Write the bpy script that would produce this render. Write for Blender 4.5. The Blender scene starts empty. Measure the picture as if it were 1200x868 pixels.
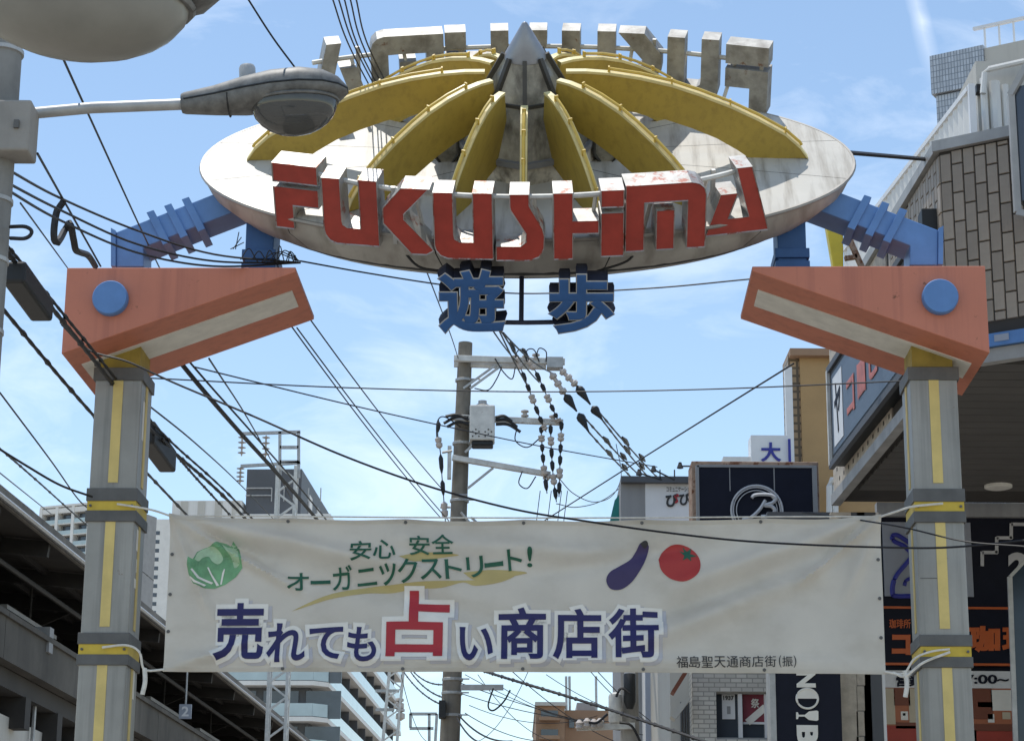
import bpy, bmesh, math, random
from mathutils import Vector, Matrix
rad = math.radians
random.seed(11)
scene = bpy.context.scene
COL = scene.collection

# ------------------------------------------------------------------ camera
F_PX, PITCH, ROLL, EYE = 2600.0, rad(15.8), rad(0.42), 1.6
_r = Vector((1, 0, 0)); _u = Vector((0, -math.sin(PITCH), math.cos(PITCH))); _f = Vector((0, math.cos(PITCH), math.sin(PITCH)))
C_R = _r*math.cos(ROLL) + _u*math.sin(ROLL)
C_U = -_r*math.sin(ROLL) + _u*math.cos(ROLL)
cam = bpy.data.cameras.new('camera')
cam.sensor_fit = 'HORIZONTAL'; cam.sensor_width = 36.0; cam.lens = 36.0*F_PX/1200.0
cam.clip_start = 0.1; cam.clip_end = 5000
cam_o = bpy.data.objects.new('camera', cam); COL.objects.link(cam_o)
m3 = Matrix((C_R, C_U, -_f)).transposed()
cam_o.matrix_world = Matrix.Translation((0, 0, EYE)) @ m3.to_4x4()
scene.camera = cam_o

# ------------------------------------------------------------------ sun, sky, exposure
SUN_EL, SUN_AZ = rad(78), rad(-52)          # azimuth from +Y (view direction), positive to the right
sun = bpy.data.lights.new('sun', 'SUN'); sun.energy = 2.35; sun.angle = rad(0.53); sun.color = (1.0, 0.955, 0.88)
sun_o = bpy.data.objects.new('sun', sun); COL.objects.link(sun_o)
sdir = Vector((math.sin(SUN_AZ)*math.cos(SUN_EL), math.cos(SUN_AZ)*math.cos(SUN_EL), math.sin(SUN_EL)))
sun_o.rotation_euler = sdir.to_track_quat('Z', 'Y').to_euler()
sun_o.location = sdir*60
world = bpy.data.worlds.new('World'); scene.world = world; world.use_nodes = True
wn = world.node_tree.nodes; wl = world.node_tree.links; wn.clear()
w_out = wn.new('ShaderNodeOutputWorld'); w_bg = wn.new('ShaderNodeBackground')
sky = wn.new('ShaderNodeTexSky'); sky.sky_type = 'NISHITA'; sky.sun_disc = False
sky.sun_elevation = SUN_EL; sky.sun_rotation = SUN_AZ
sky.air_density = 1.0; sky.dust_density = 0.05; sky.ozone_density = 1.3; sky.altitude = 10
w_bg.inputs['Strength'].default_value = 0.12
# thin summer cloud: noise over the sky directions, stretched sideways
tc = wn.new('ShaderNodeTexCoord')
def wmath(op, a, b=None, clamp=False):
    n = wn.new('ShaderNodeMath'); n.operation = op; n.use_clamp = clamp
    for i, v in enumerate((a, b)):
        if v is None: continue
        if isinstance(v, (int, float)): n.inputs[i].default_value = v
        else: wl.new(v, n.inputs[i])
    return n.outputs[0]
def wnoise(scale3, scale, detail, rough, loc=(0, 0, 0), dist=0.0):
    mp = wn.new('ShaderNodeMapping'); mp.inputs['Scale'].default_value = scale3; mp.inputs['Location'].default_value = loc
    wl.new(tc.outputs['Generated'], mp.inputs['Vector'])
    n = wn.new('ShaderNodeTexNoise'); n.inputs['Scale'].default_value = scale; n.inputs['Detail'].default_value = detail
    n.inputs['Roughness'].default_value = rough; n.inputs['Distortion'].default_value = dist
    wl.new(mp.outputs[0], n.inputs['Vector']); return n.outputs['Fac']
big = wnoise((1, 1, 2.4), 5.0, 3.0, 0.5, (3.1, 0.4, 0.7))
fine = wnoise((1, 1, 2.6), 13.0, 9.0, 0.62, (1.3, 2.0, 0.2), 0.6)
cl = wmath('ADD', wmath('MULTIPLY', big, 0.55), wmath('MULTIPLY', fine, 0.45))
cl = wmath('MULTIPLY', wmath('SUBTRACT', cl, 0.475), 5.0, True)
cl = wmath('MULTIPLY', cl, 0.28)
# an old vapour trail
def world_dir(px, py):
    return (C_R*((px-600)/F_PX) + C_U*((434-py)/F_PX) + _f).normalized()
tA, tB = world_dir(1062, -40), world_dir(1096, 95)
tn = tA.cross(tB).normalized(); tt = (tB-tA).normalized(); tm = (tA+tB)/2
def wdot(v):
    n = wn.new('ShaderNodeVectorMath'); n.operation = 'DOT_PRODUCT'; wl.new(tc.outputs['Generated'], n.inputs[0]); n.inputs[1].default_value = v
    return n.outputs['Value']
across = wmath('ABSOLUTE', wmath('ADD', wdot(tn), wmath('MULTIPLY', wmath('SUBTRACT', fine, 0.5), 0.006)))
trail = wmath('SUBTRACT', 1.0, wmath('DIVIDE', across, 0.0050), True)
along = wmath('ABSOLUTE', wmath('SUBTRACT', wdot(tt), tm.dot(tt)))
trail = wmath('MULTIPLY', wmath('MULTIPLY', wmath('SUBTRACT', fine, 0.28), 2.2, True), trail)
trail = wmath('MULTIPLY', trail, wmath('SUBTRACT', 1.0, wmath('DIVIDE', along, 0.034), True))
cl = wmath('MAXIMUM', cl, wmath('MULTIPLY', trail, 0.42, True))
cmix = wn.new('ShaderNodeMix'); cmix.data_type = 'RGBA'
wl.new(cl, cmix.inputs['Factor']); wl.new(sky.outputs[0], cmix.inputs['A']); cmix.inputs['B'].default_value = (8.2, 8.6, 9.2, 1)
wb_ = wn.new('ShaderNodeMix'); wb_.data_type = 'RGBA'; wb_.blend_type = 'MULTIPLY'; wb_.inputs['Factor'].default_value = 1.0
wl.new(cmix.outputs['Result'], wb_.inputs['A']); wb_.inputs['B'].default_value = (1.04, 1.0, 0.92, 1)
wl.new(wb_.outputs['Result'], w_bg.inputs['Color']); wl.new(w_bg.outputs[0], w_out.inputs[0])
scene.view_settings.view_transform = 'Standard'; scene.view_settings.look = 'None'
scene.view_settings.exposure = 0.80; scene.view_settings.gamma = 1.0; scene.view_settings.use_curve_mapping = False
scene.render.engine = 'CYCLES'

# ------------------------------------------------------------------ helpers
def at(px, py, Y):
    """world point on the sight line through a photograph pixel, at distance Y down the street"""
    d = C_R*((px-600)/F_PX) + C_U*((434-py)/F_PX) + _f
    return Vector((0, 0, EYE)) + d*(Y/d.y)

def mat(name, col, rough=0.6, metal=0.0, var=0.18, vs=4.0, streak=0.0, dark=None, rust=0.0, rustcol=(0.16, 0.06, 0.025), bump=0.0, bs=30.0, spec=0.5, trans=0.0, emit=None, sscale=(7, 7, 0.5), objrand=0.0):
    m = bpy.data.materials.new(name); m.use_nodes = True
    nt = m.node_tree; N = nt.nodes; L = nt.links
    b = N['Principled BSDF']; b.inputs['Roughness'].default_value = rough; b.inputs['Metallic'].default_value = metal
    b.inputs['Specular IOR Level'].default_value = spec
    t = N.new('ShaderNodeTexCoord')
    def noise(scale, det=6, sc3=None, ro=0.6):
        n = N.new('ShaderNodeTexNoise'); n.inputs['Scale'].default_value = scale; n.inputs['Detail'].default_value = det; n.inputs['Roughness'].default_value = ro
        if sc3:
            mp = N.new('ShaderNodeMapping'); mp.inputs['Scale'].default_value = sc3
            L.new(t.outputs['Object'], mp.inputs['Vector']); L.new(mp.outputs[0], n.inputs['Vector'])
        else: L.new(t.outputs['Object'], n.inputs['Vector'])
        return n.outputs['Fac']
    def ramp(f, a, b_):
        n = N.new('ShaderNodeMapRange'); n.inputs['From Min'].default_value = a; n.inputs['From Max'].default_value = b_
        L.new(f, n.inputs['Value']); return n.outputs['Result']
    def mix(f, A, B):
        n = N.new('ShaderNodeMix'); n.data_type = 'RGBA'
        L.new(f, n.inputs['Factor'])
        for k, v in (('A', A), ('B', B)):
            if isinstance(v, tuple): n.inputs[k].default_value = (v[0], v[1], v[2], 1)
            else: L.new(v, n.inputs[k])
        return n.outputs['Result']
    c = tuple(col)
    if var > 0:
        lo = tuple(x*(1-var) for x in c); hi = tuple(min(1, x*(1+var*0.7)) for x in c)
        c = mix(ramp(noise(vs), 0.3, 0.7), lo, hi)
    if streak > 0:
        d = dark or tuple(x*0.4 for x in col)
        n = N.new('ShaderNodeMath'); n.operation = 'MULTIPLY'; L.new(ramp(noise(1.0, 8, sscale), 0.48, 0.78), n.inputs[0]); n.inputs[1].default_value = streak
        c = mix(n.outputs[0], c, d)
    if rust > 0:
        c = mix(ramp(noise(9.0, 8, None, 0.7), 0.66-rust*0.3, 0.74-rust*0.3), c, rustcol)
    if objrand > 0:
        oi = N.new('ShaderNodeObjectInfo'); hv = N.new('ShaderNodeHueSaturation')
        mr = N.new('ShaderNodeMapRange'); mr.inputs['To Min'].default_value = 1-objrand; mr.inputs['To Max'].default_value = 1+objrand
        L.new(oi.outputs['Random'], mr.inputs['Value']); L.new(mr.outputs['Result'], hv.inputs['Value']); L.new(c, hv.inputs['Color']); c = hv.outputs['Color']
    if isinstance(c, tuple): b.inputs['Base Color'].default_value = (c[0], c[1], c[2], 1)
    else: L.new(c, b.inputs['Base Color'])
    if bump > 0:
        bn = N.new('ShaderNodeBump'); bn.inputs['Strength'].default_value = bump; bn.inputs['Distance'].default_value = 0.02
        L.new(noise(bs), bn.inputs['Height']); L.new(bn.outputs[0], b.inputs['Normal'])
    if trans > 0:
        b.inputs['Transmission Weight'].default_value = trans
    if emit:
        b.inputs['Emission Color'].default_value = (*emit[0], 1); b.inputs['Emission Strength'].default_value = emit[1]
    return m

I4 = Matrix.Identity(4)
class MB:
    def __init__(s, M=None): s.v = []; s.f = []; s.mi = []; s.M = M or I4
    def add(s, vs, fs, mi=0):
        o = len(s.v); s.v += [s.M @ Vector(v) for v in vs]
        s.f += [[o+i for i in f] for f in fs]; s.mi += [mi]*len(fs); return s
    def box(s, lo, hi, mi=0):
        (a, b, c), (d, e, f) = lo, hi
        return s.add([(a,b,c),(d,b,c),(d,e,c),(a,e,c),(a,b,f),(d,b,f),(d,e,f),(a,e,f)],
                     [(0,3,2,1),(4,5,6,7),(0,1,5,4),(1,2,6,5),(2,3,7,6),(3,0,4,7)], mi)
    def bar(s, a, b, w, h, up=(0,0,1), mi=0):
        a = Vector(a); b = Vector(b); d = (b-a).normalized(); up = Vector(up)
        if abs(d.dot(up)) > .98: up = Vector((0,1,0))
        x = d.cross(up).normalized(); z = x.cross(d)
        q = []
        for p in (a, b):
            for sx, sz in ((-1,-1),(1,-1),(1,1),(-1,1)): q.append(p + x*(sx*w/2) + z*(sz*h/2))
        return s.add(q, [(0,1,2,3),(7,6,5,4),(0,4,5,1),(1,5,6,2),(2,6,7,3),(3,7,4,0)], mi)
    def tube(s, pts, r, n=6, mi=0, cap=True):
        pts = [Vector(p) for p in pts]; vs = []; fs = []
        for i, p in enumerate(pts):
            d = (pts[min(i+1, len(pts)-1)] - pts[max(i-1, 0)]).normalized()
            up = Vector((0,0,1)) if abs(d.z) < .9 else Vector((0,1,0))
            x = d.cross(up).normalized(); z = x.cross(d)
            rr = r[i] if isinstance(r, (list, tuple)) else r
            for k in range(n):
                t = 2*math.pi*k/n; vs.append(p + x*(rr*math.cos(t)) + z*(rr*math.sin(t)))
        for i in range(len(pts)-1):
            for k in range(n):
                k2 = (k+1) % n; fs.append((i*n+k, i*n+k2, (i+1)*n+k2, (i+1)*n+k))
        if cap: fs.append(tuple(range(n-1, -1, -1))); fs.append(tuple(range((len(pts)-1)*n, len(pts)*n)))
        return s.add(vs, fs, mi)
    def lathe(s, prof, n=16, c=(0,0,0), mi=0, sx=1, sy=1):
        c = Vector(c); vs = []; fs = []
        for r, z in prof:
            for k in range(n):
                t = 2*math.pi*k/n; vs.append(c + Vector((r*sx*math.cos(t), r*sy*math.sin(t), z)))
        for i in range(len(prof)-1):
            for k in range(n):
                k2 = (k+1) % n; fs.append((i*n+k, i*n+k2, (i+1)*n+k2, (i+1)*n+k))
        fs.append(tuple(range(n-1, -1, -1))); fs.append(tuple(range((len(prof)-1)*n, len(prof)*n)))
        return s.add(vs, fs, mi)
    def prism(s, poly, y0, y1, mi=0, mf=None):
        """polygon in x,z pushed from y0 (front) to y1"""
        A = sum(poly[i][0]*poly[(i+1) % len(poly)][1] - poly[(i+1) % len(poly)][0]*poly[i][1] for i in range(len(poly)))
        if A < 0: poly = poly[::-1]
        n = len(poly)
        vs = [(x, y0, z) for x, z in poly] + [(x, y1, z) for x, z in poly]
        s.add(vs, [tuple(range(n))], mi if mf is None else mf)
        o = len(s.v) - 2*n
        s.f.append([o+i for i in range(2*n-1, n-1, -1)]); s.mi.append(mi)
        for i in range(n):
            j = (i+1) % n; s.f.append([o+j, o+i, o+n+i, o+n+j]); s.mi.append(mi)
        return s
    def build(s, name, mats, parent=None, smooth=False, bevel=0.0, loc=None):
        me = bpy.data.meshes.new(name)
        if loc is not None:
            lv = Vector(loc); me.from_pydata([tuple(v-lv) for v in s.v], [], s.f)
        else: me.from_pydata([tuple(v) for v in s.v], [], s.f)
        if not isinstance(mats, (list, tuple)): mats = [mats]
        for m in mats: me.materials.append(m)
        me.polygons.foreach_set('material_index', s.mi)
        if smooth: me.polygons.foreach_set('use_smooth', [True]*len(me.polygons))
        me.update()
        o = bpy.data.objects.new(name, me); COL.objects.link(o)
        if parent: o.parent = parent
        if loc is not None: o.location = loc
        if bevel > 0:
            bv = o.modifiers.new('bevel', 'BEVEL'); bv.width = bevel; bv.segments = 2; bv.limit_method = 'ANGLE'; bv.angle_limit = rad(40)
        if smooth and bevel == 0:
            try: me.set_sharp_from_angle(angle=rad(38))
            except Exception: pass
        return o

def tag(o, label, cat, group=None):
    o['label'] = label; o['category'] = cat
    if group: o['group'] = group
    return o
def struct(o): o['kind'] = 'structure'; return o
def thing(name, label, cat, loc=(0, 0, 0), rotz=0.0, group=None):
    o = bpy.data.objects.new(name, None); COL.objects.link(o); o.location = loc; o.rotation_euler = (0, 0, rotz); o.empty_display_size = 0.3
    return tag(o, label, cat, group)

_tc = {}
def glyph(body, bold=0.0, shear=0.0, flat=True, extrude=0.0, res=4, offset=0.0):
    """mesh data (verts, faces) of a text in the x,y plane, from the built-in font"""
    key = (body, bold, shear, extrude, offset)
    if key in _tc: return _tc[key]
    c = bpy.data.curves.new('glyph', 'FONT'); c.body = body; c.size = 1.0; c.shear = shear
    c.resolution_u = res; c.extrude = extrude; c.offset = offset
    if bold > 0: c.bevel_depth = bold; c.bevel_resolution = 1
    o = bpy.data.objects.new('glyph', c); COL.objects.link(o)
    bpy.context.view_layer.update()
    me = o.to_mesh()
    r = ([v.co.copy() for v in me.vertices], [tuple(p.vertices) for p in me.polygons])
    o.to_mesh_clear(); bpy.data.objects.remove(o); bpy.data.curves.remove(c)
    _tc[key] = r; return r
def fit(vf, x0, x1, y0, y1, keep=False):
    """scale glyph verts into the box x0..x1, y0..y1 (2-D)"""
    vs, fs = vf
    ax, bx = min(v.x for v in vs), max(v.x for v in vs); ay, by = min(v.y for v in vs), max(v.y for v in vs)
    sx = (x1-x0)/(bx-ax); sy = (y1-y0)/(by-ay)
    return [(x0+(v.x-ax)*sx, y0+(v.y-ay)*sy, v.z) for v in vs], fs
def sign_text(body, corners, m, name='lettering', parent=None, bold=0.02, shear=0.0, thick=0.006, rot=0):
    """text laid on a flat quad: corners = lower-left, lower-right, upper-left (world or local points)"""
    O, X, Z = [Vector(c) for c in corners]
    ex = X-O; ez = Z-O; nrm = ex.cross(ez).normalized()
    vs, fs = glyph(body, bold, shear)
    if rot == -90: vs = [Vector((v.y, -v.x, v.z)) for v in vs]
    vs, fs = fit((vs, fs), 0, 1, 0, 1)
    zm = max(abs(v[2]) for v in vs) or 1
    mb = MB(); mb.add([O + ex*x + ez*y + nrm*(0.004 + (z/zm+1)*thick/2) for x, y, z in vs], fs)
    return mb.build(name, m, parent)

def catmull(P, n=8):
    P = [Vector(p) for p in P]
    if len(P) == 2: return P
    Q = [P[0]*2-P[1]] + P + [P[-1]*2-P[-2]]; out = []
    for i in range(1, len(Q)-2):
        for k in range(n):
            t = k/n; a, b, c, d = Q[i-1:i+3]
            out.append(((b*2) + (c-a)*t + (a*2-b*5+c*4-d)*t*t + (b*3-a-c*3+d)*t*t*t)*0.5)
    out.append(P[-1]); return out
def sagged(a, b, sag, n=14):
    a = Vector(a); b = Vector(b)
    return [a.lerp(b, i/n) - Vector((0, 0, sag*4*(i/n)*(1-i/n))) for i in range(n+1)]

# ------------------------------------------------------------------ materials
M = {}
M['asphalt'] = mat('asphalt', (0.12, 0.112, 0.10), 0.9, var=0.2, vs=1.5, bump=0.3, bs=200)
M['paving'] = mat('paving', (0.33, 0.295, 0.245), 0.85, var=0.2, vs=1.0)
M['orange'] = mat('orange_paint', (0.55, 0.19, 0.115), 0.55, var=0.10, vs=1.2, streak=0.75, dark=(0.36, 0.12, 0.08), sscale=(11, 11, 0.4), bump=0.12, bs=5, rust=0.03)
M['blue'] = mat('blue_paint', (0.11, 0.245, 0.52), 0.42, var=0.16, vs=3.5, streak=0.25, dark=(0.06, 0.13, 0.33))
M['deepblue'] = mat('deep_blue_paint', (0.026, 0.098, 0.27), 0.5, var=0.15, vs=5)
M['navyside'] = mat('navy_side_paint', (0.018, 0.024, 0.05), 0.6, var=0.25)
M['column'] = mat('column_grey_panel', (0.31, 0.298, 0.268), 0.40, metal=0.15, var=0.22, vs=1.3, streak=0.6, dark=(0.10, 0.097, 0.09), sscale=(14, 14, 0.5), rust=0.02, bump=0.08, bs=5)
M['collar'] = mat('collar_dark_grey', (0.11, 0.107, 0.10), 0.55, var=0.25, vs=5, streak=0.4)
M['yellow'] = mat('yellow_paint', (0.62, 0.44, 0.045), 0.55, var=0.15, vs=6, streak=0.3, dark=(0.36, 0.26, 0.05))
M['neck'] = mat('neck_shaded_dirty_yellow', (0.33, 0.235, 0.035), 0.6, var=0.3, vs=5, streak=0.5)  # dirty yellow, with the shade under the bracket put into the colour
M['stripe'] = mat('faded_yellow_stripe', (0.68, 0.52, 0.18), 0.55, var=0.15, vs=4, streak=0.25, dark=(0.40, 0.30, 0.10))
M['ribyellow'] = mat('rib_ochre_paint', (0.42, 0.30, 0.055), 0.55, var=0.12, vs=2, streak=0.45, dark=(0.17, 0.115, 0.03), sscale=(20, 20, 0.9))
M['ribedge'] = mat('rib_edge_cream', (0.72, 0.62, 0.30), 0.5, var=0.2, vs=6)
M['tubeyellow'] = mat('neon_tube_yellow', (0.62, 0.43, 0.08), 0.35, var=0.15, vs=8)
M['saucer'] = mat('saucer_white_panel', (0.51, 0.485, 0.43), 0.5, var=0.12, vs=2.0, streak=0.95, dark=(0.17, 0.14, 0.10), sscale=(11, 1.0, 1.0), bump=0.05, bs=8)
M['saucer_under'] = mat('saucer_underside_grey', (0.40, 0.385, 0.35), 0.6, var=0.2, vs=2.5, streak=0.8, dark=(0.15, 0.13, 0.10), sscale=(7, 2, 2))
M['rim'] = mat('saucer_rim', (0.33, 0.31, 0.28), 0.5, metal=0.3, var=0.2)
M['dark'] = mat('dark_gap', (0.03, 0.03, 0.03), 0.8, var=0)
M['letterside'] = mat('letter_side_metal', (0.40, 0.395, 0.38), 0.42, metal=0.3, var=0.3, vs=7, streak=0.5, dark=(0.2, 0.17, 0.14), rust=0.42, rustcol=(0.27, 0.085, 0.055))
M['letterback'] = mat('letter_back_metal', (0.35, 0.345, 0.325), 0.5, metal=0.25, var=0.3, vs=7, streak=0.8, dark=(0.10, 0.085, 0.07), rust=0.15)
M['letterred'] = mat('letter_red_face', (0.36, 0.042, 0.028), 0.5, var=0.2, vs=6, streak=0.25, dark=(0.2, 0.025, 0.02))
M['hub'] = mat('hub_cap_grey', (0.30, 0.31, 0.33), 0.42, metal=0.4, var=0.15, vs=6)
M['hubframe'] = mat('hub_frame_dark', (0.06, 0.057, 0.05), 0.6, var=0.3)
M['hubglass'] = mat('hub_dirty_glass', (0.30, 0.285, 0.235), 0.22, var=0.6, vs=5, streak=1.0, dark=(0.05, 0.043, 0.035), sscale=(10, 10, 3))
M['hubwall'] = mat('hub_stained_wall', (0.56, 0.52, 0.43), 0.6, var=0.4, vs=7, streak=1.0, dark=(0.06, 0.045, 0.03), sscale=(16, 16, 1.0))
M['steel'] = mat('galvanised_steel', (0.42, 0.42, 0.41), 0.5, metal=0.4, var=0.2, vs=8)
M['paintsteel'] = mat('white_painted_steel', (0.62, 0.61, 0.57), 0.5, var=0.2, vs=8, rust=0.1)
M['diffuser'] = mat('light_diffuser_panel', (0.74, 0.72, 0.65), 0.5, var=0.12, vs=6, streak=0.3)
def banner_mat():
    m = mat('banner_cloth', (0.75, 0.705, 0.62), 0.75, var=0.12, vs=1.8, streak=0.6, dark=(0.42, 0.37, 0.28), sscale=(1.6, 1.6, 2.6))
    nt = m.node_tree; b = nt.nodes['Principled BSDF']; out = nt.nodes['Material Output']
    tr = nt.nodes.new('ShaderNodeBsdfTranslucent'); tr.inputs['Color'].default_value = (0.68, 0.61, 0.49, 1)
    mx = nt.nodes.new('ShaderNodeMixShader'); mx.inputs[0].default_value = 0.34
    nt.links.new(b.outputs[0], mx.inputs[1]); nt.links.new(tr.outputs[0], mx.inputs[2]); nt.links.new(mx.outputs[0], out.inputs[0])
    return m
M['banner'] = banner_mat()
P = lambda n, c, r=0.6: mat(n, c, r, var=0.08, vs=6)
M['p_navy'] = P('print_navy', (0.015, 0.014, 0.10)); M['p_red'] = P('print_red', (0.42, 0.025, 0.035)); M['p_green'] = P('print_dark_green', (0.012, 0.10, 0.055))
M['p_white'] = P('print_white', (0.80, 0.77, 0.70)); M['p_shadow'] = P('print_lavender_grey', (0.50, 0.485, 0.50)); M['p_gold'] = P('print_gold_brush', (0.50, 0.40, 0.16))
M['p_leaf'] = mat('print_leaf_green', (0.17, 0.38, 0.19), 0.6, var=0.4, vs=7); M['p_leaflight'] = mat('print_leaf_light', (0.42, 0.58, 0.37), 0.6, var=0.25, vs=8)
M['p_purple'] = P('print_aubergine', (0.045, 0.03, 0.10)); M['p_tomato'] = P('print_tomato', (0.42, 0.035, 0.03)); M['p_black'] = P('print_black', (0.03, 0.03, 0.03))
M['rope'] = mat('white_rope', (0.68, 0.65, 0.58), 0.8, var=0.2, vs=20)
M['concrete'] = mat('concrete', (0.30, 0.285, 0.26), 0.85, var=0.2, vs=3, streak=0.5, dark=(0.13, 0.12, 0.11), bump=0.15)
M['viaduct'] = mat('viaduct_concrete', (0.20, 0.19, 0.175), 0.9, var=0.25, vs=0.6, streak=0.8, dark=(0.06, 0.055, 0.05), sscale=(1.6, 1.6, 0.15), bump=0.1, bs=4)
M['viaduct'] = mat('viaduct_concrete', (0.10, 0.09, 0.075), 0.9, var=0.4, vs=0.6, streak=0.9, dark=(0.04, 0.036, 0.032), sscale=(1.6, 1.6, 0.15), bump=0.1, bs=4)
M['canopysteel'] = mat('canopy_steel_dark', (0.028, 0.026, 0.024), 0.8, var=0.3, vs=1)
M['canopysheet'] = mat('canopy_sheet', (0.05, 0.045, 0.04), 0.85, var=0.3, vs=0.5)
M['eave'] = mat('canopy_eave_weathered', (0.16, 0.145, 0.125), 0.85, var=0.35, vs=1.2)
M['poleconcrete'] = mat('pole_weathered_concrete', (0.21, 0.185, 0.15), 0.9, var=0.3, vs=3, streak=0.8, dark=(0.07, 0.06, 0.05), bump=0.2)
M['wire'] = mat('black_cable', (0.012, 0.012, 0.014), 0.6, var=0)
M['wiregrey'] = mat('grey_cable', (0.09, 0.095, 0.11), 0.5, var=0)
M['rubber'] = mat('black_plastic_box', (0.012, 0.013, 0.014), 0.55, var=0.2)
M['insulator'] = mat('porcelain_white', (0.50, 0.445, 0.40), 0.3, var=0.15, vs=12)
M['lamphouse'] = mat('lamp_housing_grey', (0.165, 0.165, 0.158), 0.55, metal=0.1, var=0.4, vs=22, streak=0.4, dark=(0.10, 0.10, 0.10))
M['lampglass'] = mat('lamp_bowl_clear', (0.14, 0.14, 0.135), 0.06, var=0.2, vs=8, trans=0.5)
M['lampfrost'] = mat('lamp_bowl_dusty', (0.24, 0.235, 0.21), 0.35, var=0.12, vs=6)
M['polesteel'] = mat('pole_grey', (0.23, 0.225, 0.21), 0.7, var=0.2, vs=6, streak=0.4)
M['brick'] = mat('tile_brick_taupe', (0.34, 0.285, 0.225), 0.6, var=0.15, vs=5, bump=0.1, bs=60, objrand=0.16, streak=0.3)
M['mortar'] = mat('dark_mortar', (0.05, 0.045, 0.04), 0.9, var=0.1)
M['capgrey'] = mat('parapet_cap_grey', (0.36, 0.36, 0.35), 0.6, var=0.15, streak=0.4)
M['white'] = mat('white_wall', (0.72, 0.71, 0.68), 0.7, var=0.08, vs=0.4, streak=0.15)
M['offwhite'] = mat('beige_wall', (0.52, 0.50, 0.45), 0.75, var=0.08, vs=0.6, streak=0.2)
M['greywall'] = mat('grey_wall', (0.30, 0.30, 0.30), 0.75, var=0.12, vs=0.7, streak=0.2)
M['darkgrey'] = mat('dark_grey_panel', (0.085, 0.09, 0.10), 0.6, var=0.12, vs=0.5)
M['ochre'] = mat('ochre_stucco', (0.44, 0.28, 0.13), 0.85, var=0.12, vs=1.2, bump=0.2, bs=40)
M['brown'] = mat('brown_tile_wall', (0.34, 0.21, 0.13), 0.8, var=0.12, vs=0.8)
M['glass'] = mat('window_glass', (0.05, 0.06, 0.075), 0.08, var=0.3, vs=0.7, spec=0.8)
M['paleglass'] = mat('pale_glass_balustrade', (0.42, 0.52, 0.54), 0.15, var=0.12, vs=0.6)
M['navy'] = mat('navy_sign_panel', (0.010, 0.012, 0.024), 0.6, var=0.2, spec=0.2)
M['signframe'] = mat('rusty_sign_frame', (0.36, 0.25, 0.18), 0.8, var=0.25, vs=6, rust=0.55)
M['signwhite'] = mat('white_sign_panel', (0.74, 0.74, 0.74), 0.5, var=0.05)
M['teal'] = mat('teal_awning', (0.015, 0.22, 0.20), 0.6, var=0.15)
M['silver'] = mat('silver_print', (0.55, 0.55, 0.56), 0.5, var=0.1)
M['orangeprint'] = mat('orange_sign_print', (0.62, 0.13, 0.03), 0.5, var=0.15)
M['palepanel'] = mat('pale_blue_panel', (0.33, 0.36, 0.42), 0.5, var=0.08)
M['royal'] = mat('royal_blue_print', (0.03, 0.035, 0.28), 0.5, var=0.1)
M['crane'] = mat('crane_yellow', (0.72, 0.55, 0.04), 0.5, var=0.12)
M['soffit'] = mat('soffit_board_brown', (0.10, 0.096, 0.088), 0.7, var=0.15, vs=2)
M['stone'] = mat('pitted_stone_panel', (0.50, 0.44, 0.36), 0.85, var=0.25, vs=9, bump=0.3, bs=25)
def tile_mat(name, col, mortar, w, h, gap=0.06, rough=0.5, offset=0.0, var=0.12):
    """small far-off tiles: brick pattern on (x+y, z)"""
    m = bpy.data.materials.new(name); m.use_nodes = True; nt = m.node_tree; N = nt.nodes; L = nt.links
    b = N['Principled BSDF']; b.inputs['Roughness'].default_value = rough
    t = N.new('ShaderNodeTexCoord'); s = N.new('ShaderNodeSeparateXYZ'); L.new(t.outputs['Object'], s.inputs[0])
    a = N.new('ShaderNodeMath'); a.operation = 'ADD'; L.new(s.outputs['X'], a.inputs[0]); L.new(s.outputs['Y'], a.inputs[1])
    c = N.new('ShaderNodeCombineXYZ'); L.new(a.outputs[0], c.inputs['X']); L.new(s.outputs['Z'], c.inputs['Y'])
    k = N.new('ShaderNodeTexBrick'); L.new(c.outputs[0], k.inputs['Vector']); k.offset = offset
    k.inputs['Scale'].default_value = 1.0; k.inputs['Brick Width'].default_value = w; k.inputs['Row Height'].default_value = h
    k.inputs['Mortar Size'].default_value = gap*min(w, h); k.inputs['Mortar'].default_value = (*mortar, 1)
    k.inputs['Color1'].default_value = (*[x*(1-var) for x in col], 1); k.inputs['Color2'].default_value = (*[x*(1+var) for x in col], 1)
    L.new(k.outputs['Color'], b.inputs['Base Color'])
    bn = N.new('ShaderNodeBump'); bn.inputs['Distance'].default_value = 0.01; bn.inputs['Strength'].default_value = 0.5; bn.invert = True
    L.new(k.outputs['Fac'], bn.inputs['Height']); L.new(bn.outputs[0], b.inputs['Normal'])
    return m
M['bluetile'] = tile_mat('blue_grey_tile', (0.44, 0.48, 0.53), (0.19, 0.22, 0.26), 0.055, 0.11, 0.12)
M['whitebrick'] = tile_mat('white_glazed_brick', (0.62, 0.59, 0.53), (0.36, 0.34, 0.30), 0.14, 0.058, 0.12, 0.4, 0.5)
M['browntile'] = tile_mat('tan_small_tile', (0.40, 0.27, 0.15), (0.13, 0.09, 0.05), 0.13, 0.13, 0.16)

# ------------------------------------------------------------------ ground
g = MB(); g.add([(-1500, -800, 0), (1500, -800, 0), (1500, 3000, 0), (-1500, 3000, 0)], [(0, 1, 2, 3)])
struct(g.build('ground', M['paving']))
g = MB(); g.add([(-3.0, 4, 0.004), (3.0, 4, 0.004), (3.0, 90, 0.004), (-3.0, 90, 0.004)], [(0, 1, 2, 3)])
struct(g.build('road', M['asphalt']))

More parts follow.
